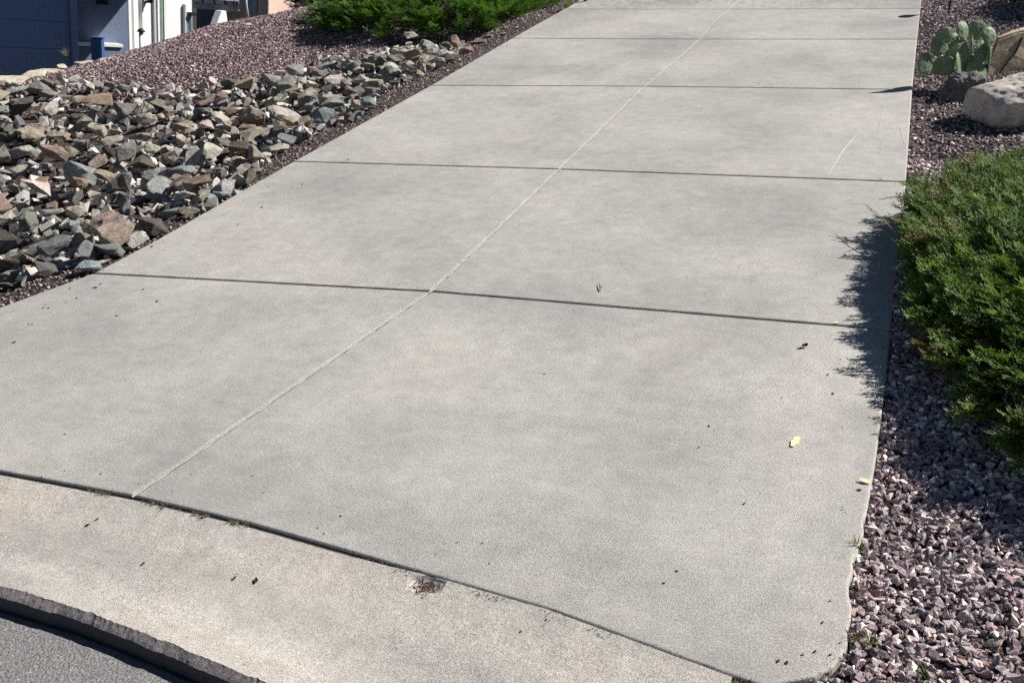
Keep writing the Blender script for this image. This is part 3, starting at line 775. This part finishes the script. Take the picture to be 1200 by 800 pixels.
for i, a in enumerate([
    (1144, 88, 21, 27, 5, .02, 10), (1084.5, 75, 21, 15, 70, 0, 15), (1106, 77.5, 20, 18, 30, .03, -20), (1123, 76, 13, 21, 10, -.03, 50),
    (1124, 60, 20, 21, 50, .03, 5), (1101.5, 53.5, 22, 17, 60, .0, 10), (1107.5, 41.5, 16.5, 15, 20, -.02, -10), (1128, 36.5, 14, 18, 5, .02, 20),
    (1144.5, 35.5, 17.5, 18, -10, .05, -10), (1159, 43, 15, 17.5, -10, -.03, 15), (1150, 62, 15, 26, -25, .04, 15), (1138, 53, 14, 19, 0, .06, 75),
    (1159, 61, 9, 24, 0, .02, 78), (1135, 100, 20, 24, 0, .05, 20), (1120, 47, 12, 12, 20, .08, 30), (1119, 91, 17, 18, 15, .04, 25), (1113, 66, 14, 15, -20, .07, 35), (1133, 74, 15, 17, 10, .05, -15)]): pad(*a, seed=i)

# ------------------------------------------------------------------ stake light
sb = at(1111, 16.5, -.03)
st = empty('garden_light', sb); tag(st, 'thin black garden light stake in the gravel beyond the cactus', 'garden light')
V, F = tube([(0, 0, -.03), UP*.2, UP*.42], .011, .010, 8); mesh_obj('stake', V, F, M_dark, st, True)
V, F = tube([UP*.42, UP*.44, UP*.455, UP*.50], .035, .075, 14)
V2, F2 = tube([UP*.50, UP*.53], .085, .02, 14); n0 = len(V); mesh_obj('lamp_shade', V+V2, F+[tuple(n0+i for i in f) for f in F2], M_dark, st, True)
V, F = tube([UP*.36, UP*.42], .02, .03, 10); mesh_obj('collar', V, F, M_dark, st, True)

# ------------------------------------------------------------------ bits lying on the concrete
def flat_leaf(name, px, py, L, W, ang, mat, label, cat='leaf', group=None, curl=.25, z=.004, seed=0):
    c = at(px, py, z); r = random.Random(px*31+py); n = 8; V, F = [], []
    for i in range(n+1):
        t = i/n; w = W/2*math.sin(math.pi*min(1, max(.06, t)))**.7*(1+.2*r.uniform(-1, 1))
        zz = curl*L*(4*(t-.5)**2)*.25
        V += [(L*(t-.5), -w, zz+curl*W*.4), (L*(t-.5), 0, zz), (L*(t-.5), w, zz+curl*W*.4)]
    for i in range(n):
        b = i*3; F += [(b, b+1, b+4, b+3), (b+1, b+2, b+5, b+4)]
    me = bpy.data.meshes.new(name); me.from_pydata(V, [], F); o = link(name, me, mat)
    md = o.modifiers.new('thick', 'SOLIDIFY'); md.thickness = .0012
    o.location = c; o.rotation_euler = (r.uniform(-.1, .1), r.uniform(-.1, .1), rad(ang)); return tag(o, label, cat, group)
flat_leaf('leaf', 932, 517, .085, .032, 78, M_yleaf, 'pale yellow leaf lying flat on the lower right slab', curl=.05)
flat_leaf('leaf', 1014, 563, .055, .018, 170, M_yleaf, 'small yellow leaf hanging over the right driveway edge', curl=.1, z=.008)
flat_leaf('leaf', 30+950, 378, .03, .012, 30, M_yleaf, 'tiny pale leaf scrap on the joint beside the juniper shadow', curl=.05)
flat_leaf('dried_leaf', 943, 406, .035, .026, 40, M_dleaf, 'black triangular dried leaf scrap right of centre on the lower right slab', curl=.9)
DG = 'dark dried leaf crumbs on the concrete'
spots = [(112, 337, .03, 'near the first joint, largest of the left cluster'), (118, 333, .02, 'just above the largest crumb near the first joint'), (82, 338, .016, ''), (90, 349, .018, ''),
         (51, 361, .016, ''), (57, 361, .02, ''), (77, 354, .012, ''), (34, 380, .014, ''), (38, 380, .014, ''), (17, 401, .026, 'alone near the left edge of the photo'), (168, 339, .02, 'alone on the left slab right of the cluster'),
         (184, 353, .022, 'curled, on the left slab below the first joint'), (137, 370, .018, ''), (178, 289, .026, 'beside the rock bed just above the first joint'), (279, 263, .016, ''), (408, 187, .02, ''), (291, 273, .01, ''),
         (403, 154, .016, ''), (307, 243, .024, ''), (354, 216, .02, ''), (118, 555, .012, ''), (103, 615, .022, 'in the hollow of the kerb at lower left'), (114, 608, .018, ''), (168, 660, .018, ''), (275, 677, .018, ''), (300, 680, .03, 'lying on the kerb left of the broken patch'),
         (970, 439, .014, ''), (985, 421, .01, ''), (1001, 440, .014, ''), (976, 461, .016, ''), (916, 466, .01, ''), (831, 499, .014, ''), (819, 524, .012, ''), (872, 590, .014, ''), (1007, 574, .02, 'at the right driveway edge under the small yellow leaf'),
         (638, 438, .012, ''), (793, 669, .014, ''), (778, 683, .012, ''), (955, 763, .014, ''), (912, 774, .016, ''), (922, 776, .016, ''), (610, 740, .014, ''), (640, 726, .012, ''), (884, 97, .02, ''), (889, 98, .02, '')]
for i, (px, py, s, extra) in enumerate(spots):
    zone = 'small dark dried leaf crumb ' + (extra if extra else ('scattered on the left half of the driveway' if px < 500 and py < 560 else 'scattered on the lower kerb' if (py > 600 and px < 700) else 'scattered on the right half of the driveway'))
    q_ = at(px, py, -.02); t_ = (YK(q_.x)-q_.y)/(YK(q_.x)-LIP(q_.x)); z = .002 if t_ < 0 else kz(t_)+.004
    flat_leaf('dried_leaf', px, py, s, s*.55, (px*37) % 180, M_dleaf, zone, 'leaf', DG, curl=.35, z=z-.001)
a = at(703, 341, .006); b = at(702, 332, .010)
V, F = tube([(0, 0, 0), (b-a)*.5+Vector((.004, 0, .004)), b-a], .0028, .002, 6); v2, f2 = tube([(b-a)*.55, (b-a)*.55+Vector((.022, -.02, .006))], .002, .0012, 5); n0 = len(V)
tw = mesh_obj('twig', V+v2, F+[tuple(n0+i for i in f) for f in f2], M_dleaf); tw.location = a; tag(tw, 'short dark forked twig lying just above the first joint, right of centre', 'twig')
# litter caught in the kerb joint
V, F = [], []
def shard(p, L, w, d, z=.012):
    b = len(V); s = Vector((-d.y, d.x, 0)).normalized()*w; e = d*L
    V.extend([p-s, p+s, p+e+Vector((0, 0, z))]); F.append((b, b+1, b+2))
for (px, py, nn, sp) in ((122, 575, 45, 14), (185, 590, 50, 22), (236, 601, 40, 14), (280, 611, 36, 12), (455, 664, 26, 30), (500, 687, 120, 16), (570, 692, 50, 16), (590, 697, 26, 8), (655, 717, 28, 22), (705, 735, 22, 16), (800, 769, 10, 10), (868, 794, 26, 10)):
    for _ in range(nn):
        p = at(px+random.gauss(0, sp), 0, 0) if False else at(px+random.gauss(0, sp*.6), py+random.gauss(0, 2.0), -.004)
        if (px, py) != (500, 687): p.y = YK(p.x)-.010+random.gauss(0, .008)
        else: p = at(px+random.gauss(0, 10), py+random.gauss(0, 4.5), -.012)
        a = random.uniform(0, 6.28); shard(p, random.uniform(.008, .024), random.uniform(.001, .004), Vector((math.cos(a), math.sin(a), 0)), random.uniform(0, .014))
M_lit = plain('leaf_litter', (.13, .095, .065), .9, .5, 60)
tag(mesh_obj('leaf_litter', V, F, M_lit), 'dry brown leaf litter caught in the joint between driveway and kerb', 'leaf litter', kind='stuff')
P = []
for _ in range(70):
    p = at(502+random.gauss(0, 9), 686+random.gauss(0, 3.5), -.016); P.append((p.x, p.y, -.020+random.uniform(0, .006)))
scatter('loose_grit', P, rng.uniform(.006, .016, len(P)), GP, GW, 'loose grit filling the broken patch in the kerb', M_gravel, .6, 'grit')
P = []
for _ in range(260):
    y = random.uniform(-2.3, .5); P.append((XR(y)+random.gauss(.012, .02), y, -.008 if random.random() < .7 else -.02))
scatter('loose_grit', P, rng.uniform(.006, .02, len(P)), GP, GW, 'loose grit and chips along the right driveway edge', M_gravel, .6, 'grit')
P = []
for _ in range(46):
    y = random.uniform(-2.2, 3.0); P.append((XR(y)-abs(random.gauss(0, .10))-.01, y, .003))
for _ in range(40):
    y = random.uniform(-.6, 8.0); P.append((XL(y)+abs(random.gauss(0, .12))+.01, y, .003))
for _ in range(26):
    x = random.uniform(-1.2, 1.8); y = YK(x)+abs(random.gauss(0, .25)); P.append((x, y+.01, .003))
scatter('loose_grit', P, rng.uniform(.004, .013, len(P)), GP, GW, 'stray grit and stone chips lying on the slab near its edges', M_gravel, .6, 'grit', 1.)
# grass and dead weed tufts
def tuft(px, py, z, n, L, cols, label, seed, lean=.5):
    c = at(px, py, z); r = random.Random(seed); V, F, Cc = [], [], []
    for _ in range(n):
        a = r.uniform(0, 6.28); d = Vector((math.cos(a)*lean*r.random(), math.sin(a)*lean*r.random(), 1)).normalized(); l = L*r.uniform(.5, 1)
        p = Vector((r.gauss(0, .012), r.gauss(0, .012), 0)); s = Vector((-math.sin(a), math.cos(a), 0))*.002
        m = p+d*l*.6; e = p+d*l+Vector((math.cos(a), math.sin(a), -.3))*l*.2
        b = len(V); V += [p-s, p+s, m+s*.8, m-s*.8, e]; F += [(b, b+1, b+2), (b, b+2, b+3), (b+3, b+2, b+4)]; Cc += [r.choice(cols)]*5
    o = np_mesh('grass_tuft', np.array([tuple(v) for v in V]), np.array(F), M_grass, None, np.array(Cc)); o.location = c
    tag(o, label, 'grass')
tuft(1007, 643, -.02, 26, .06, [(.09, .14, .04), (.25, .22, .10)], 'tiny green weed at the right edge of the driveway', 1)
tuft(998, 752, -.03, 70, .05, [(.12, .08, .05), (.2, .15, .1)], 'clump of brown dead weed at the lower right corner of the driveway', 2, 1.4)
tuft(1018, 756, -.03, 14, .07, [(.3, .32, .15), (.12, .17, .05)], 'sparse green grass blades beside the dead weed clump', 3, .8)
tuft(1085, 795, -.03, 26, .05, [(.11, .17, .05), (.2, .22, .1)], 'small green weed in the gravel at the bottom edge of the photo', 4, 1.)
tuft(77, 66, .0, 40, .15, [(.20, .22, .12), (.3, .28, .18)], 'wispy dry grass tuft at the top of the gravel in front of the garage', 5, .8)
tuft(665, 9, .0, 90, .20, [(.12, .18, .06), (.22, .26, .10)], 'light green clump of grass beside the far left driveway edge', 6, 1.)
tuft(686, 2, .0, 80, .20, [(.12, .18, .06), (.3, .30, .14)], 'yellow-green clump of grass at the very top of the left driveway edge', 7, 1.)
# pale edging rocks on the crest, and far ones by the drive
for px, py, w, h, lab in ((8, 92, 52, 20, 'flat pale limestone slab at the left end of the gravel crest'), (38, 83, 40, 14, 'long pale limestone rock second from the left on the gravel crest'), (56, 77, 30, 12, 'low cream limestone rock in the middle of the crest row'),
                          (68, 71, 18, 14, 'rounded cream limestone rock under the dry grass tuft'), (98, 64, 32, 10, 'flat white limestone rock below the blue box'), (118, 58, 22, 8, 'small white limestone rock at the foot of the blue box'),
                          (132, 52, 10, 9, 'little white round stone right of the blue box'), (290, 23, 16, 5, 'thin flat pale rock on the crest under the beige house')):
    p = at(px, py+3, .02); s = mpp(p); o = put_rock((p.x, p.y, gz(p.x, p.y)+h*s*.35), w*s*1.05, h*s*1.3, (.60, .55, .44), lab, RM[(px*3) % 48], (.1, 0, rad(45)), 'rock'); o['group'] = 'limestone rocks along the crest'
for px, py, w, h, c, lab in ((648, 13, 11, 8, (.55, .5, .42), 'small white rock in the deep shade beyond the bright juniper'), (582, 30, 10, 8, (.45, .36, .28), 'tan stone under the right tip of the bright juniper'), (592, 28, 9, 6, (.36, .36, .33), 'grey stone at the right tip of the bright juniper'),
                             (571, 38, 14, 8, (.42, .36, .30), 'pinkish stone between the bright juniper and the driveway'), (590, 36, 12, 7, (.28, .27, .25), 'grey flat stone beside the driveway at the bright juniper'), (560, 45, 22, 10, (.30, .20, .15), 'rusty flat rock at the far end near the driveway'),
                             (543, 58, 22, 12, (.34, .24, .18), 'rust-tan rock by the driveway just below the far joint'), (668, 4, 8, 6, (.45, .40, .36), 'small pink stone by the grass clumps at the top'), (688, 3, 8, 5, (.5, .48, .42), 'pale small stone by the top of the driveway')):
    p = at(px, py, .02); s = mpp(p); o = put_rock((p.x, p.y, gz(p.x, p.y)+h*s*.3), w*s*1.1, h*s*1.4, c, lab, RM[(px*5) % 48], (.2, .1, rad(px)), 'rock'); o['group'] = 'loose stones beside the upper driveway'

# ------------------------------------------------------------------ neighbouring houses
class Wall:
    def __init__(s, px, py, dist, az):
        n = Vector((math.cos(rad(az)), math.sin(rad(az)), 0)); n -= UP*n.dot(UP); s.n = n.normalized(); s.h = UP.cross(s.n); s.o = CAM+ray(px, py)*dist
    def hv(s, px, py, off=0.):
        d = ray(px, py); o = s.o+s.n*off; t = (o-CAM).dot(s.n)/d.dot(s.n); p = CAM+d*t-s.o; return p.dot(s.h), p.dot(UP)
    def P(s, h, v, off): return s.h*h+UP*v+s.n*off
    def prism(s, name, pts, o0, o1, mat, parent, bev=.0):
        n = len(pts); V = [s.P(h, v, o0) for h, v in pts]+[s.P(h, v, o1) for h, v in pts]
        F = [tuple(range(n)), tuple(range(2*n-1, n-1, -1))]+[(i, i+n, (i+1) % n+n, (i+1) % n) for i in range(n)]
        bm = bmesh.new(); vs = [bm.verts.new(v) for v in V]
        for f in F: bm.faces.new([vs[i] for i in f])
        bmesh.ops.recalc_face_normals(bm, faces=bm.faces)
        if bev: bmesh.ops.bevel(bm, geom=list(bm.edges), offset=bev, segments=2, affect='EDGES', clamp_overlap=True)
        return bm_obj(name, bm, mat, parent)
    def box(s, name, h0, h1, v0, v1, o0, o1, mat, parent, bev=.0):
        return s.prism(name, [(h0, v0), (h1, v0), (h1, v1), (h0, v1)], o0, o1, mat, parent, bev)
A = Wall(60, 40, 20, -28)
H1 = empty('neighbouring_house', A.o); tag(H1, 'blue and white house with a garage door beyond the gravel crest at top left', 'house')
hx = lambda px, off=0., py=30: A.hv(px, py, off)[0]
vy = lambda py, off=0., px=60: A.hv(px, py, off)[1]
gd0, gd1 = hx(83)-4.9, hx(83)
door = A.box('garage_door', gd0, gd1, vy(58)-.52*2, vy(27)+.52*2, -.16, -.09, M_door_blue, H1)
vv = vy(58)-.52*2
for k in range(5):
    b0, b1 = vv+.52*k+.006, vv+.52*(k+1)-.006
    pn = A.box('door_panel', gd0+.01, gd1-.01, b0, b1, -.09, -.07, M_door_blue, door, .004)
    bm = bmesh.new()
    for c in range(5):                                   # raised fields with vertical boards, one mesh per row
        f0, f1 = gd0+.08+c*.97, gd0+.08+c*.97+.84
        for q in range(9):
            a0 = f0+(f1-f0)*q/9+.003; a1 = f0+(f1-f0)*(q+1)/9-.003
            vs = [A.P(h, v, o) for o in (-.07, -.066) for h, v in ((a0, b0+.08), (a1, b0+.08), (a1, b1-.08), (a0, b1-.08))]
            vs = [bm.verts.new(v) for v in vs]
            for f in ((4, 5, 6, 7), (0, 1, 5, 4), (1, 2, 6, 5), (2, 3, 7, 6), (3, 0, 4, 7)): bm.faces.new([vs[i] for i in f])
    bmesh.ops.recalc_face_normals(bm, faces=bm.faces)
    bm_obj('raised_boards', bm, M_door_blue, door)
A.box('door_trim', gd1, hx(91), vv-.6, vy(-60), -.16, .03, M_trim_blue, H1, .006)
A.box('wall', gd0-.6, gd1-.001, vv+2.62, vv+3.6, -.3, -.02, M_wall_blue, H1)
RO = -.30
w1 = hx(149.5, RO)
A.box('wall', hx(91)-.3, w1, vv-1.2, vy(-120), RO-.25, RO, M_wall_blue, H1)
lg = A.box('ledge', hx(93, .1), hx(145, .1), vy(70), vy(52), RO+.003, RO+.30, M_wall_blue, H1)
A.box('ledge_cap', hx(93, .1)-.02, hx(145, .1), vy(52), vy(48), RO+.003, RO+.34, M_white, lg, .005)
# eave whose open right end throws the slanting shade edge
s = SUN; sh, sv, sn = s.dot(A.h), s.dot(UP), s.dot(A.n)
p1h, p1v = A.hv(150, 0, RO); ve = 2.9; he = p1h+(ve-p1v)*sh/sv
A.prism('eave', [(gd0-3.2, ve), (he, ve), (he, ve+.16), (gd0-3.2, ve+.16)], RO-.25, RO+2.5, M_trim_blue, H1, .01)
rfpts = [(gd0-3.2, ve+.17), (he, ve+.17), (he-1.8, ve+2.3), (gd0-1.2, ve+2.3)]
A.prism('roof', rfpts, RO-4, RO+2.48, M_shing, H1)
V, F = tube([A.P(hx(124), vy(-4), RO), A.P(hx(124), vy(-4), RO+.16)], .02, .02, 8)
lan = mesh_obj('wall_lamp', V, F, M_dark, H1)
lp = A.P(hx(124), vy(0), RO+.16); V, F = tube([lp+UP*-.02, lp+UP*.12, lp+UP*.28], .125, .05, 12); mesh_obj('lamp_shade', V, F, M_dark, lan, True)
# white wing, turned more to the sun
B = Wall(149, 20, 20, -10); B.o = A.o+A.P(*A.hv(149, 20, RO-.10), RO-.10)
def bx2(name, p0, p1, o0, o1, mat, par, y0=90, y1=-130, bev=.006):
    return B.box(name, B.hv(p0, 20)[0], B.hv(p1, 20)[0], B.hv(186, y0)[1], B.hv(186, y1)[1], o0, o1, mat, par, bev)
bx2('wall', 166.5, 225, -.3, 0, M_white, H1)
bx2('column', 148.5, 152, -.1, .06, M_white, H1)
bx2('column', 154.5, 160.5, -.15, .05, M_white, H1)
bx2('entry_recess', 151, 168, -.6, -.32, M_greyp, H1)
fr = bx2('window_frame', 178.5, 193, .0, .05, M_fasciaL, H1)
bx2('pane', 185.8, 188.2, .05, .056, M_glassg, fr, bev=0)
bx2('mullion', 182.0, 184.2, .05, .075, M_white, fr); bx2('mullion', 189.6, 191.4, .05, .075, M_white, fr)
bx2('downspout', 213.8, 216.2, .003, .07, M_fasciaL, H1, 90, 3)
sw = bx2('window_frame', 218, 224, .0, .04, M_fasciaL, H1, 80, 12); bx2('pane', 219, 222.8, .04, .046, M_glass, sw, 80, 15, 0)
bx2('window_awning', 218, 224, .04, .16, M_dark, H1, 16, 12)
V, F = tube([B.P(B.hv(171, 0)[0], B.hv(171, 2)[1], .0), B.P(B.hv(171, 0)[0], B.hv(171, 2)[1], .14)], .03, .03, 8); lan = mesh_obj('wall_lamp', V, F, M_dark, H1)
q = B.P(B.hv(171, 0)[0], B.hv(171, 3)[1], .14); V, F = tube([q, q+UP*.1, q+UP*.3], .05, .08, 8); mesh_obj('lamp_shade', V, F, M_dark, lan, True)
B.box('roof', B.hv(150, 0)[0], B.hv(228, 0)[0], 2.9, 3.1, -4, .1, M_shing, H1)
# parts of wing B are expressed from B's own origin
for o in list(COL.objects):
    pass
def rebase(names_from, root, W, root_o):
    for o in names_from:
        if o.parent is root and o.type == 'MESH': o.location += W.o-root_o
kids = [o for o in COL.objects if o.parent is H1]
iB = [o for o in kids]
# everything made after the first lamp belongs to wing B
order = [o.name for o in kids]; seen = False
start = None
for i, o in enumerate(kids):
    if o.name.startswith('wall_lamp'): start = i+1; break
for o in kids[start:]: o.location = B.o-A.o
# utility box in front of the ledge, post light by the entry
bo = on_depth(119, 50, at(119, 60, 0), 2.5)
ub = empty('utility_box', bo); tag(ub, 'square utility box, blue darkened for shade, standing in front of the blue-grey wall', 'utility box')
U = Wall(119, 50, 1, -60); s_ = mpp(bo)
def ubox(name, a, b, c, d, e, f, mat, par): return U.box(name, a*s_, b*s_, c*s_, d*s_, e*s_, f*s_, mat, par, .004)
ubox('cabinet', -12, 0, -26, 4, -17, 0, M_box, ub); ubox('lid', -13, 1, 4.05, 5.5, -18, 1, M_box, ub); ubox('door', -11, -1, -24, 3, .05, .7, M_box, ub)
po = on_depth(165.5, 44, B.o, -.8); pl = empty('post_light', po); tag(pl, 'short white post with a dark flared cap beside the white entry columns', 'post light'); k = mpp(po)
V, F = tube([UP*-1.4, UP*(6*k)], 2.8*k, 2.6*k, 14); mesh_obj('post', V, F, M_white, pl, True)
V, F = tube([UP*(6.05*k), UP*(8*k), UP*(10*k)], 5.2*k, 2.2*k, 14); mesh_obj('cap', V, F, M_dark, pl, True)

Cw = Wall(270, 10, 24, -58)
H2 = empty('neighbouring_house', Cw.o); tag(H2, 'beige house with a grey shingle porch roof and white tapered pillar, above the gravel crest', 'house')
ch = lambda px, off=0.: Cw.hv(px, 10, off)[0]
cv = lambda py, off=0., px=250: Cw.hv(px, py, off)[1]
Cw.box('wall', ch(262), ch(313.5), cv(90), cv(-120), -.3, 0, M_beige, H2)
Cw.box('wall', ch(222), ch(264), cv(90), cv(-120), -2.4, -2.2, M_door_blue, H2)
Cw.box('corner_trim', ch(313.5), ch(315), cv(90), cv(-120), -.3, .03, M_white, H2, .005)
D_ = Cw
wf = Cw.box('window_frame', ch(289.5), ch(304.5), cv(11.5), cv(-30), 0, .04, M_fasciaL, H2, .004)
Cw.box('pane', ch(290), ch(296), cv(10.6), cv(-29), .04, .046, M_door_blue, wf); Cw.box('pane', ch(297), ch(303.8), cv(10.6), cv(-29), .041, .048, M_glass, wf)
PW = Wall(260, 20, 22.6, -12); o = PW.prism('pillar', [PW.hv(251, 36), PW.hv(268.5, 36), PW.hv(265.2, 13), PW.hv(259.5, 13)], -.2, 0, M_white, H2, .01); o.location = PW.o-Cw.o
Cw.box('fascia', ch(226, 1.2), ch(279, 1.2), Cw.hv(250, 12, 1.2)[1], Cw.hv(250, 4.5, 1.2)[1], 1.12, 1.2, M_fascia, H2, .006)
Cw.box('soffit', ch(226, 1.2), ch(279, 1.2), Cw.hv(250, 11, 1.2)[1], Cw.hv(250, 10, 1.2)[1], -2.2, 1.119, M_fascia, H2)
v0 = Cw.hv(250, 4.4, 1.2)[1]
pr_ = [Cw.P(ch(225, 1.25), v0, 1.26), Cw.P(ch(279.5, 1.25), v0, 1.26), Cw.P(ch(288, -.6), v0+.95, -1.2), Cw.P(ch(225, -.6), v0+.95, -1.2)]
V = pr_+[p+UP*.06 for p in pr_]; mesh_obj('roof', V, [(3, 2, 1, 0), (4, 5, 6, 7), (0, 1, 5, 4), (1, 2, 6, 5), (2, 3, 7, 6), (3, 0, 4, 7)], M_shing, H2)
# shingle courses as thin overlapping strips
V, F = [], []
for r_ in range(9):
    t0, t1 = r_/9, (r_+1.15)/9
    if t1 > 1: t1 = 1
    l0, r0 = V_a = (pr_[0].lerp(pr_[3], t0), pr_[1].lerp(pr_[2], t0)); l1, r1 = pr_[0].lerp(pr_[3], t1), pr_[1].lerp(pr_[2], t1)
    b = len(V); e = UP; V += [l0+e*.062, r0+e*.062, r0+e*.085, l0+e*.085, l1+e*.066, r1+e*.066]; F += [(0+b, 1+b, 2+b, 3+b), (3+b, 2+b, 5+b, 4+b)]
mesh_obj('shingle_courses', V, F, M_shing, H2)
V, F = tube([Cw.P(*Cw.hv(287.5, -8, 1.0), 1.0), Cw.P(*Cw.hv(288.8, 8, 1.0), 1.0), Cw.P(*Cw.hv(291.2, 24, 1.0), 1.0)], .028, .028, 8); mesh_obj('downspout', V, F, M_fasciaL, H2, True)
E_ = Wall(320, 5, 24.6, -10)
o = E_.box('side_wall', E_.hv(314, 5)[0], E_.hv(345, 5)[0], E_.hv(320, 60)[1], E_.hv(320, -120)[1], -.3, 0, M_pink, H2); o.location = E_.o-Cw.o

# ------------------------------------------------------------------ light, sky, camera
W = bpy.data.worlds.new('World'); S.world = W; W.use_nodes = True
nt = W.node_tree; bg = nt.nodes['Background']; sky = nt.nodes.new('ShaderNodeTexSky'); sky.sky_type = 'NISHITA'; sky.sun_disc = False
SW = TIP.to_3x3() @ SUN
sky.sun_elevation = math.asin(SW.z); sky.sun_rotation = math.atan2(SW.x, SW.y)
sky.air_density = 1.0; sky.dust_density = .1; sky.ozone_density = 3.0; sky.altitude = 1500
nt.links.new(sky.outputs[0], bg.inputs[0]); bg.inputs[1].default_value = .033
L = bpy.data.lights.new('sun', 'SUN'); L.energy = 5.0; L.angle = rad(.5); L.color = (1, .955, .89)
lo = bpy.data.objects.new('sun', L); COL.objects.link(lo); lo.rotation_euler = SUN.to_track_quat('Z', 'Y').to_euler(); lo.location = SUN*30
cd = bpy.data.cameras.new('camera'); cd.sensor_width = 36; cd.lens = 36*FPX/1200; cd.clip_start = .05; cd.clip_end = 2000
co = bpy.data.objects.new('camera', cd); COL.objects.link(co)
co.matrix_world = Matrix.Translation(CAM) @ CROT.to_4x4(); S.camera = co
bpy.context.view_layer.update()
for o in list(COL.objects):
    if o.parent is None:
        o.matrix_world = TIP @ o.matrix_world
vs = S.view_settings; vs.view_transform = 'Standard'; vs.look = 'None'; vs.gamma = 1; vs.use_curve_mapping = False; vs.exposure = .63
S.render.engine = 'CYCLES'; S.cycles.max_bounces = 5; S.cycles.use_denoising = False
